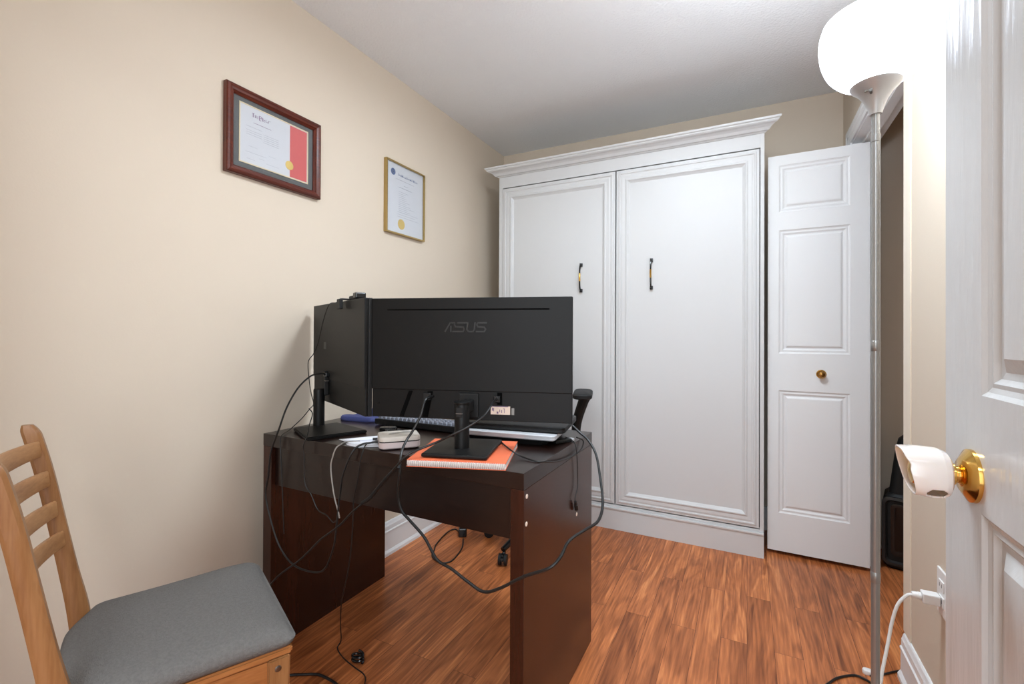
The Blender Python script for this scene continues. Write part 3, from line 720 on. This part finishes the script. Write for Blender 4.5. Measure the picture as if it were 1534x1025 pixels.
cable('webcam_cable', 'thin black webcam cable running down past the left monitor', [(-1.225, 1.128, 1.211), (-1.27, 1.15, 1.200), (-1.345, 1.185, 1.197), (-1.404, 1.21, 1.139), (-1.44, 1.22, 1.062), (-1.468, 1.222, 1.016), (-1.470, 1.20, .985), (-1.440, 1.18, .922), (-1.405, 1.16, .877), (-1.368, 1.14, .844), (-1.350, 1.11, .832), (-1.39, 1.11, .795), (-1.455, 1.125, .757), (-1.445, 1.10, .749), (-1.392, 1.032, .749), (-1.384, 1.022, .725), (-1.376, 1.018, .698), (-1.366, 1.018, .561), (-1.360, 1.018, .472), (-1.357, 1.018, .433)], .0016)
cable('thin_cable', 'thin black cable from the webcam knot over the desk edge to a low V-shaped bend', [(-1.352, 1.108, .833), (-1.325, 1.10, .818), (-1.314, 1.08, .788), (-1.262, 1.027, .762), (-1.262, 1.015, .738), (-1.265, 1.016, .724), (-1.263, 1.018, .695), (-1.258, 1.018, .614), (-1.23, 1.018, .583), (-1.199, 1.018, .54), (-1.161, 1.018, .53), (-1.132, 1.018, .513), (-1.116, 1.018, .523)], .0018)
cable('grey_cable', 'thin grey cable hanging over the desk front to the V-shaped bend', [(-1.105, 1.10, .7485), (-1.135, 1.07, .748), (-1.124, 1.036, .748), (-1.126, 1.022, .740), (-1.134, 1.018, .717), (-1.143, 1.018, .679), (-1.13, 1.018, .603), (-1.11, 1.018, .549), (-1.107, 1.020, .530)], .0022, 'greycable')
cable('charging_cable', 'black cable dropping from the desk front to a small coil on the floor', [(-1.045, 1.075, .755), (-1.035, 1.052, .752), (-1.020, 1.028, .744), (-1.02, 1.018, .717), (-1.033, 1.018, .648), (-1.046, 1.018, .602), (-1.049, 1.018, .54), (-1.056, 1.018, .449), (-1.069, 1.018, .374), (-1.099, 1.03, .301), (-1.135, 1.055, .243), (-1.235, 1.145, .105), (-1.275, 1.185, .012), (-1.262, 1.157, .004), (-1.206, 1.132, .004), (-1.14, 1.117, .004), (-1.089, 1.107, .004), (-1.061, 1.083, .004), (-1.04, 1.043, .004)], .0019)
bm = bmesh.new()
tube(bm, [(-1.150+.020*math.cos(a*.5), 1.140+.013*math.sin(a*.5), .006+.0009*a) for a in range(30)], .0042, 8); 
tag(obj('cord_bundle', bm, 'shine', None, True), 'small black coiled cord bundle on the floor in front of the desk', 'cord')
cable('power_cable', 'thick black power cable looping low in front of the desk to its right side', [(-.843, 1.128, .905), (-.839, 1.09, .898), (-.84, 1.07, .856), (-.853, 1.05, .814), (-.855, 1.025, .791), (-.835, .98, .766), (-.823, .962, .728), (-.83, .965, .683), (-.834, .97, .648), (-.822, .97, .618), (-.795, .97, .598), (-.749, .97, .565), (-.721, .97, .53), (-.702, .97, .512), (-.661, .97, .501), (-.613, .97, .481), (-.569, .97, .468), (-.525, .97, .487), (-.46, .97, .531), (-.399, .97, .564), (-.379, .99, .585), (-.369, 1.02, .612), (-.35, 1.08, .619), (-.338, 1.15, .618), (-.346, 1.22, .634), (-.374, 1.3, .666), (-.418, 1.4, .718), (-.456, 1.44, .752), (-.489, 1.455, .770), (-.518, 1.462, .790)], .0038, ends=((0, .02, .006, 'cable'),))
cable('adapter_cord', 'black cord looped on the floor under the desk to a square plug', [(-1.40, 2.13, .006), (-1.453, 2.164, .004), (-1.468, 2.107, .004), (-1.437, 1.968, .004), (-1.404, 1.901, .004), (-1.385, 1.86, .004), (-1.35, 1.83, .004), (-1.30, 1.815, .004), (-1.27, 1.835, .004), (-1.266, 1.879, .004), (-1.295, 1.99, .004), (-1.345, 2.08, .006)], .0036)
t = thing('power_plug', 'square black plug body on the floor behind the desk', 'plug', (-1.372, 2.115, 0), rot_z(30))
obj('plug_body', B(-.022, .022, -.02, .02, .0005, .048, bev=.006), 'shine', t)
bm = bmesh.new(); lathe(bm, [(.016, .048), (.016, .060), (.012, .063)], 20, 'Z'); obj('plug_collar', bm, 'black2', t, True)
cable('cross_cable', 'black cable crossing the desk front diagonally down towards the wooden chair', [(-.648, 1.172, .903), (-.637, 1.13, .900), (-.628, 1.10, .890), (-.631, 1.07, .871), (-.66, 1.04, .846), (-.697, 1.02, .825), (-.739, 1.01, .803), (-.773, .985, .787), (-.792, .955, .775), (-.828, .95, .739), (-.876, .965, .698), (-.934, .97, .639), (-1.002, .97, .584), (-1.054, .97, .535), (-1.128, .97, .481), (-1.176, .97, .437), (-1.226, .97, .394), (-1.32, .96, .32), (-1.38, .95, .23), (-1.42, .94, .06), (-1.41, .90, .005), (-1.34, .86, .004)], .0030, ends=((0, .02, .006, 'cable'),))
bm = bmesh.new(); tube(bm, [(-.822, .955, .742), (-.876, .965, .697), (-.934, .969, .637), (-.965, .97, .615)], .0055, 10); 
t = bpy.data.objects['cross_cable']; obj('cable_sleeve', bm, 'black2', t, True, 'thicker black sleeve on the cable')
cable('monitor_power_cable', 'thin black cord lying across the notebook and drooping over the right desk edge', [(-.800, 1.283, .7475), (-.752, 1.288, .7475), (-.690, 1.275, .760), (-.665, 1.235, .766), (-.598, 1.165, .766), (-.565, 1.165, .752), (-.510, 1.150, .7475), (-.492, 1.17, .744), (-.487, 1.221, .732), (-.487, 1.322, .716), (-.487, 1.408, .712), (-.486, 1.465, .718), (-.487, 1.480, .740), (-.500, 1.452, .755)], .0022)
cable('short_cord', 'short thin black cord hanging down the right side panel with a bulb-shaped end', [(-.530, 1.430, .757), (-.505, 1.420, .752), (-.487, 1.408, .734), (-.487, 1.423, .664), (-.487, 1.424, .604), (-.487, 1.402, .576), (-.487, 1.405, .560)], .0016, ends=((1, .030, .0062, 'cable'),))
cable('floor_cable', 'black cable curving on the floor beside the front leg of the wooden chair', [(-1.354, .947, .004), (-1.299, .995, .004), (-1.267, 1.015, .004), (-1.222, 1.039, .004), (-1.18, 1.042, .004), (-1.136, 1.038, .004), (-1.09, 1.025, .004), (-1.03, .99, .004)], .0040)
cable('lamp_cord', 'black lamp cord curving over the floor at the foot of the floor lamp', [(.193, 1.695, .004), (.225, 1.742, .004), (.257, 1.787, .004), (.303, 1.824, .004), (.327, 1.823, .004), (.35, 1.80, .004), (.352, 1.72, .004), (.33, 1.58, .004), (.29, 1.44, .006)], .0034)
cable('extension_cable', 'short grey-black cord on the floor running into the corner of the right wall', [(.352, 1.845, .0035), (.384, 1.869, .0035), (.427, 1.907, .0035), (.470, 1.945, .0035), (.56, 2.05, .0035)], .0030)
bm = bmesh.new(); loft(bm, [[(p[0]+.348, p[1]+1.862, z) for p in round_outline(.030-i, .024-i, .010-i*.4, 5)] for z, i in ((.0002, .002), (.006, 0), (.012, .004), (.014, .010))])
tag(obj('cord_clip', bm, 'plate', None, True), 'small white cord clip on the floor beside the lamp pole', 'clip')

# wall outlet and charger
ot = thing('wall_outlet', 'white wall outlet plate half hidden by the open door', 'outlet', (XR, 1.565, .43))
obj('cover_plate', B(-.006, 0, -.035, .035, -.058, .058, bev=.002), 'plate', ot)
for z in (.020, -.020):
    o_ = obj('socket', B(-.0085, -.004, -.0165, .0165, z-.0135, z+.0135, bev=.0015), 'plate', ot)
    obj('slot', B(-.0088, -.0080, -.008, -.006, z-.003, z+.006), 'gap', o_); obj('slot', B(-.0088, -.0080, .006, .008, z-.003, z+.006), 'gap', o_)
t = thing('charger_cord', 'white charger plugged in the wall outlet with its white cord falling to the floor', 'charger', (XR-.0095, 1.57, .411))
obj('charger_plug', B(-.036, 0, -.014, .014, -.013, .013, bev=.003), 'plate', t)
bm = bmesh.new(); lathe(bm, [(.0075, -.056), (.0085, -.050), (.0085, -.044), (.0095, -.043), (.0095, -.037)], 16, 'X'); obj('strain_relief', bm, 'plate', t, True)
bm = bmesh.new(); ox, oy, oz = XR-.0095, 1.57, .411
tube(bm, [(x-ox, y-oy, z-oz) for x, y, z in [(.390, 1.57, .411), (.376, 1.57, .404), (.358, 1.57, .375), (.346, 1.57, .326), (.335, 1.56, .27), (.319, 1.54, .205), (.313, 1.53, .176), (.300, 1.525, .120), (.300, 1.525, .05), (.33, 1.53, .006), (.38, 1.52, .004), (.42, 1.42, .004)]], .0040, 10); obj('cord', bm, 'whitecable', t, True)

# ------------------------------------------------------------------ floor lamp
fl = thing('floor_lamp', 'tall silver floor lamp with a glowing white bowl shade, in front of the closet', 'floor lamp', (.257, 1.30, 0))
LK = .8966
def lz(z): return 1.09+(z-1.09)*LK
def shrink(bm):
    for v in bm.verts: v.co = (v.co.x*LK, v.co.y*LK, lz(v.co.z))
    return bm
bm = bmesh.new(); lathe(bm, [(.125, 0), (.127, .006), (.122, .016), (.04, .028), (.016, .036)], 40, 'Z'); obj('base', bm, 'silver', fl, True)
bm = bmesh.new(); lathe(bm, [(.0083, .03), (.0083, lz(1.58)), (.0090, lz(1.581)), (.0090, lz(1.60)), (.0077, lz(1.601)), (.0077, lz(1.66))], 24, 'Z'); obj('pole', bm, 'pole', fl, True)
for z in (.55, 1.07):
    bm = bmesh.new(); lathe(bm, [(.0084, z-.012), (.0091, z-.011), (.0091, z+.011), (.0084, z+.012)], 24, 'Z', cap=False); obj('pole_joint', bm, 'pole', fl, True)
bm = bmesh.new(); lathe(bm, [(.013, 1.650), (.0145, 1.656), (.018, 1.668), (.026, 1.688), (.038, 1.706), (.050, 1.718), (.0545, 1.725), (.052, 1.7265), (.03, 1.73)], 48, 'Z'); obj('socket_cone', shrink(bm), 'silver', fl, True)
bm = bmesh.new(); obox(bm, (-.022, -.036, 1.699), (.35, .1, .1), (0, 1, 0), (0, 0, 1), .009, .0022, .0022, .001); tube(bm, [(-.014, -.026, 1.696), (-.018, -.038, 1.698)], .0034, 8, False); obj('switch', shrink(bm), 'steel', fl, label='small grey turn switch')
bm = bmesh.new(); prof = [(.054, 1.7265), (.080, 1.742), (.103, 1.770), (.116, 1.805), (.121, 1.842), (.119, 1.868), (.112, 1.892)]
fine = []
for a, b in zip(prof, prof[1:]):
    pass
P_ = smooth_path([(p[0], 0, p[1]) for p in prof], 5)
outer = [(p.x, p.z) for p in P_]; inner = [(p.x-.003, p.z+.0005) for p in P_][::-1]
lathe(bm, outer+inner, 56, 'Z', cap=False); obj('shade', shrink(bm), 'shade', fl, True, 'lit frosted white glass bowl')
bm = bmesh.new(); lathe(bm, [(.012, 1.735), (.014, 1.75), (.028, 1.785), (.030, 1.80), (.024, 1.82), (.002, 1.83)], 24, 'Z'); obj('bulb', shrink(bm), 'bulb', fl, True)

# ------------------------------------------------------------------ black appliance in the closet
ap = thing('heater', 'black upright appliance with a rounded inset front panel standing in the closet', 'appliance', (.735, 2.80, 0), rot_z(-14))
bm = bmesh.new(); loft(bm, [[(p[0], p[1], z) for p in round_outline(.300+i, .17+i, .03, 6)] for z, i in ((0, -.03), (.02, -.004), (.05, 0), (.30, 0), (.335, -.012), (.35, -.04))]); obj('body', bm, 'black2', ap, True)
bm = bmesh.new(); fr = lambda u, v, h: (u, -.087-h, v)
def rring(bm, w_, h_, r_, y_, cz): return [(p[0], y_, p[1]+cz) for p in round_outline(w_, h_, r_, 6)]
loft(bm, [rring(bm, .300, .315, .030, -.080, .182), rring(bm, .300, .315, .030, -.096, .182), rring(bm, .276, .291, .024, -.099, .182), rring(bm, .262, .277, .020, -.088, .182)], cap0=False, cap1=False); obj('front_rim', bm, 'logo', ap, True, 'charcoal grey rim')
bm = bmesh.new(); loft(bm, [rring(bm, .235, .240, .018, -.085, .19), rring(bm, .235, .240, .018, -.092, .19), rring(bm, .215, .220, .014, -.0945, .19), rring(bm, .20, .205, .01, -.0925, .19)]); obj('front_panel', bm, 'shine', ap, True)
bm = bmesh.new(); loft(bm, [[(p[0]+.015, p[1]+.01, z) for p in round_outline(w_, d_, .03, 6)] for z, w_, d_ in ((.345, .285, .145), (.38, .276, .14), (.54, .240, .12), (.60, .215, .10), (.625, .17, .07))]); obj('upper_housing', bm, 'black2', ap, True)

# ------------------------------------------------------------------ office chair behind the desk
oc = thing('office_chair', 'black wheeled office chair behind the desk, only armrest and castor showing', 'office chair', (-.975, 2.205, 0), math.radians(16))
bm = bmesh.new(); angs = [242, 314, 26, 98, 170]
lathe(bm, [(.036, .085), (.038, .10), (.030, .13), (.026, .135)], 24, 'Z')
for a in angs:
    a = math.radians(a); dv = Vector((math.cos(a), math.sin(a), 0))
    tube(bm, [dv*.02+Vector((0, 0, .115)), dv*.14+Vector((0, 0, .108)), dv*.272+Vector((0, 0, .072))], lambda t: .021-.008*t, 10)
obj('star_base', bm, 'shine', oc, True)
for a in angs:
    ar = math.radians(a); p = Vector((math.cos(ar)*.272, math.sin(ar)*.272, 0)); tx = Vector((-math.sin(ar+.5), math.cos(ar+.5), 0)); fy = Vector((-tx.y, tx.x, 0))
    bm = bmesh.new()
    for s in (-1, 1):
        n_ = 20; c_ = p+tx*.014*s
        loops = []
        for rr, o in ((.020, -.007), (.026, -.006), (.026, .006), (.020, .007)):
            loops.append([tuple(c_+tx*o+fy*rr*math.cos(2*PI*k/n_)+Vector((0, 0, .0265+rr*math.sin(2*PI*k/n_)))) for k in range(n_)])
        loft(bm, loops)
    cs = obj('caster', bm, 'black2', oc, True)
    bm = bmesh.new(); tube(bm, [p+Vector((0, 0, .03)), p*.93+Vector((0, 0, .085))], .008, 10, False); 
    n_ = 14; loft(bm, [[tuple(p+tx*o+fy*.028*math.cos(PI*k/(n_-1))+Vector((0, 0, .028+.028*math.sin(PI*k/(n_-1))))) for k in range(n_)] for o in (-.006, .006)])
    obj('caster_hood', bm, 'shine', cs, True)
bm = bmesh.new(); lathe(bm, [(.025, .12), (.025, .30), (.014, .301), (.014, .44)], 24, 'Z'); obj('gas_column', bm, 'black2', oc, True)
bm = bmesh.new(); loft(bm, [[(p[0], p[1], z) for p in round_outline(.44-i, .46-i, .09, 6)] for z, i in ((.44, .06), (.455, .0), (.50, -.01), (.525, .03), (.53, .08))]); obj('seat', bm, 'black2', oc, True)
bm = bmesh.new(); loft(bm, [[(p[0], .235+o+.03*((p[0])/.2)**2*-1+.07*(p[1]-.4)/.4, p[1]) for p in round_outline(.30-i, .42-i, .08, 6, (-.03, .80))] for o, i in ((0, .03), (-.012, 0), (-.035, .0), (-.045, .04))]); obj('backrest', bm, 'black2', oc, True)
bm = bmesh.new(); tube(bm, [(0, .10, .44), (0, .25, .44), (0, .285, .52), (0, .28, .66)], .018, 10); obj('back_support', bm, 'black2', oc, True)
for s in (-1, 1):
    bm = bmesh.new(); tube(bm, [(s*.12, .02, .448), (s*.17, .02, .452), (s*.195, .015, .50), (s*.205, 0, .64), (s*.235, -.01, .745), (s*.250, -.01, .782)], lambda t: .017+.012*t, 10)
    ar_ = obj('arm_post', bm, 'black2', oc, True)
    bm = bmesh.new(); loft(bm, [[(p[0]+s*.236, p[1]-.01, z-.024) for p in round_outline(.095-i, .25-i, .035-i*.3, 6)] for z, i in ((.802, .014), (.808, 0), (.822, 0), (.828, .010), (.830, .02))]); obj('armrest', bm, 'black2', oc, True)

# ------------------------------------------------------------------ wooden chair in the foreground
ch = thing('wooden_chair', 'honey pine ladder-back chair with grey cushion seat in the left foreground', 'chair', (-1.038, .751, 0), math.radians(-23.9))
def cushion():
    # outline: wide front, narrower back, rounded corners
    corners = [(.205, .004), (-.205, .004), (-.192, -.338), (-.10, -.382), (.10, -.382), (.192, -.338)]; rad = [.024, .024, .012, .03, .03, .012]
    out = []
    n = len(corners)
    for i in range(n):
        p = Vector(corners[i]); a = (Vector(corners[i-1])-p).normalized(); b = (Vector(corners[(i+1) % n])-p).normalized(); r = rad[i]
        for k in range(7):
            t = k/6; q = (p+a*r)*(1-t)**2+p*2*t*(1-t)+(p+b*r)*t*t; out.append(q)
        # straight run to next corner
        nxt = Vector(corners[(i+1) % n]); rn = rad[(i+1) % n]
        s, e = p+b*r, nxt-b*rn
        for k in range(1, 8): out.append(s+(e-s)*k/8)
    c = Vector((0, -.19)); bm = bmesh.new()
    def zf(q, z):   # front edge rolls down a little, dished
        return z-.010*max(0, (q.y+.10)/.10)**2*(1 if q.y > -.10 else 0)
    loops = []
    for ins, z in ((.030, .4305), (.010, .4315), (.003, .438), (0, .446), (.003, .456), (.010, .4635), (.022, .469), (.045, .4735), (.085, .477), (.13, .479)):
        l = []
        for q in out:
            dv = q-c; L = dv.length; qq = c+dv*(1-ins/max(L, .01)); l.append((qq.x, qq.y, zf(qq, z) if z > .45 else z))
        loops.append(l)
    loft(bm, loops); return bm
obj('seat_cushion', cushion(), 'fabric', ch, True, 'grey fabric seat cushion', 60)
bm = bmesh.new(); prism(bm, [(.198, -.004), (-.198, -.004), (-.188, -.335), (.188, -.335)], .414, .430); bmesh.ops.bevel(bm, geom=list(bm.edges), offset=.004, segments=2, affect='EDGES'); obj('seat_frame', bm, 'honeyY', ch)
# side rails with a routed lower edge, front and rear rails
for s in (-1, 1):
    bm = bmesh.new(); pts = [(-.345, .413), (-.345, .345), (-.315, .349), (-.25, .357), (-.10, .357), (-.07, .349), (-.045, .345), (-.045, .413)]
    loops = []
    for o in (-.010, .010): loops.append([(s*(.183-(-(y_)-.03)*.075)+o, y_, z_) for y_, z_ in pts])
    loft(bm, loops); bmesh.ops.bevel(bm, geom=list(bm.edges), offset=.003, segments=2, affect='EDGES'); obj('side_rail', bm, 'honeyY', ch)
obj('front_rail', B(-.165, .165, -.036, -.018, .345, .413, bev=.003), 'honeyX', ch)
obj('rear_rail', B(-.157, .157, -.372, -.354, .345, .413, bev=.003), 'honeyX', ch)
for s in (-1, 1):
    bm = bmesh.new(); loft(bm, [[(s*.180+sx*w_/2, -.030+sy*d_/2, z) for sx, sy in ((-1, -1), (1, -1), (1, 1), (-1, 1))] for z, w_, d_ in ((0, .026, .030), (.20, .030, .036), (.413, .034, .044))]); bmesh.ops.bevel(bm, geom=list(bm.edges), offset=.003, segments=2, affect='EDGES')
    lg = obj('front_leg', bm, 'honey', ch)
    bm = bmesh.new(); lathe(bm, [(.0065, s*.1955), (.0065, s*.1975), (.0045, s*.1985)], 16, 'X', (0, -.032, .392)); obj('screw', bm, 'steel', lg, True, 'round metal screw head')
    # rear leg and back post in one curved piece
    bm = bmesh.new(); rows = [(0, -.315, .026, .028), (.20, -.338, .028, .034), (.36, -.352, .029, .038), (.47, -.364, .028, .037), (.56, -.380, .025, .032), (.68, -.401, .024, .030), (.78, -.419, .025, .030), (.86, -.437, .026, .030), (.880, -.443, .024, .027), (.892, -.447, .017, .017)]
    def px(z): return s*(.170+.006*(z/.89))
    P_ = smooth_path([(z, y_, w_) for z, y_, w_, d_ in rows], 4); D_ = smooth_path([(d_, 0, 0) for *_, d_ in rows], 4)
    loft(bm, [[(px(p.x)+sx*p.z/2, p.y+sy*dd.x/2, p.x) for sx, sy in ((-1, -.62), (-.62, -1), (.62, -1), (1, -.62), (1, .62), (.62, 1), (-.62, 1), (-1, .62))] for p, dd in zip(P_, D_)])
    obj('back_post', bm, 'honey', ch, True, None, 40)
for zc in (.840, .774, .706, .638):
    yb = {.840: -.432, .774: -.418, .706: -.405, .638: -.393}[zc]; bm = bmesh.new(); loops = []
    for k in range(17):
        t = -1+2*k/16; x = t*.166; y_ = yb+.004-.036*(1-t*t); hh = .0165+.0030*(1-t*t)
        loops.append([(x, y_-.006, zc-hh), (x, y_+.004, zc-hh-.001), (x, y_+.006, zc-hh+.003), (x, y_+.006-.003, zc+hh-.003), (x, y_+.001, zc+hh), (x, y_-.006, zc+hh-.001)])
    loft(bm, loops); obj('back_slat', bm, 'honeyX', ch, True, None, 40)
for s in (-1, 1): obj('stretcher', B(s*.172-.009, s*.172+.009, -.35, -.045, .20, .225, bev=.004), 'honeyY', ch)

# ------------------------------------------------------------------ added fill lights, unseen and made up to even out the room
def fill_lamp(name, label, x, y, power, size, col):  # added fill light in the shape of a ceiling fixture
    t = thing(name, label, 'ceiling light', (x, y, ZC))
    bm = bmesh.new(); lathe(bm, [(.16, -.001), (.16, -.02), (.15, -.025)], 32, 'Z'); obj('mount', bm, 'plate', t, True)
    bm = bmesh.new(); lathe(bm, [(.148, -.026), (.14, -.055), (.10, -.078), (.01, -.088)], 32, 'Z'); obj('diffuser', bm, 'lampfill', t, True)
    l = bpy.data.lights.new(name, 'AREA'); l.shape = 'DISK'; l.size = size; l.energy = power; l.color = col
    o = bpy.data.objects.new(name+'_glow', l); C.objects.link(o); o.location = (0, 0, -.095); o.parent = t
    return t
fill_lamp('added_ceiling_light', 'added round ceiling fill light over the room, out of view', -.30, 1.42, 22, .40, (.775, .89, 1))
fill_lamp('added_ceiling_light', 'added round ceiling fill light in the hallway, out of view', -.1, -.75, 16, .45, (.775, .89, 1))  # invented hallway fill, shining in through the doorway
# made-up hallway window and area light, added to fill the room
bm = bmesh.new()
for x0, x1, z0, z1 in ((-.30, -.25, .25, 2.25), (1.25, 1.30, .25, 2.25), (-.25, 1.25, .25, .31), (-.25, 1.25, 2.19, 2.25), (.48, .52, .31, 2.19)): box(bm, x0, x1, -1.40, -1.36, z0, z1, .003)
struct('added_window', bm, 'white', 'added white window frame around the hallway fill light, out of view', 'window')
l = bpy.data.lights.new('hall_fill', 'AREA'); l.shape = 'RECTANGLE'; l.size = 1.5; l.size_y = 1.88; l.energy = 37; l.color = (.79, .90, 1)  # area fill light set in the added window
o = bpy.data.objects.new('hall_fill', l); C.objects.link(o); o.location = (.50, -1.37, 1.25); o.rotation_euler = (math.radians(90), 0, 0)
l = bpy.data.lights.new('lamp_glow', 'POINT'); l.energy = 24; l.shadow_soft_size = .06; l.color = (.775, .89, 1)
o = bpy.data.objects.new('lamp_glow', l); C.objects.link(o); o.location = (0, 0, lz(1.855)); o.parent = fl

w_ = bpy.data.worlds.new('world'); SC.world = w_; w_.use_nodes = True
w_.node_tree.nodes['Background'].inputs[0].default_value = (.9, .93, 1, 1); w_.node_tree.nodes['Background'].inputs[1].default_value = .3

# ------------------------------------------------------------------ camera
yaw, pitch, roll, f = 4.71334324e-01, 4.97047295e-03, 4.44905874e-03, 692.444
fw = Vector((-math.sin(yaw)*math.cos(pitch), math.cos(yaw)*math.cos(pitch), math.sin(pitch)))
r0 = Vector((math.cos(yaw), math.sin(yaw), 0)); u0 = r0.cross(fw)
rr, uu = r0*math.cos(roll)+u0*math.sin(roll), -r0*math.sin(roll)+u0*math.cos(roll)
cam = bpy.data.cameras.new('camera'); co = bpy.data.objects.new('camera', cam); C.objects.link(co)
mw = Matrix((rr, uu, -fw)).transposed().to_4x4(); mw.translation = (0, 0, 1.09); co.matrix_world = mw
cam.sensor_fit = 'HORIZONTAL'; cam.sensor_width = 36; cam.lens = f/1534*36; cam.shift_y = -13.743/1534; cam.clip_start = .02
SC.camera = co
vs = SC.view_settings; vs.view_transform = 'Standard'; vs.look = 'None'; vs.gamma = 1; vs.exposure = .23; vs.use_curve_mapping = False
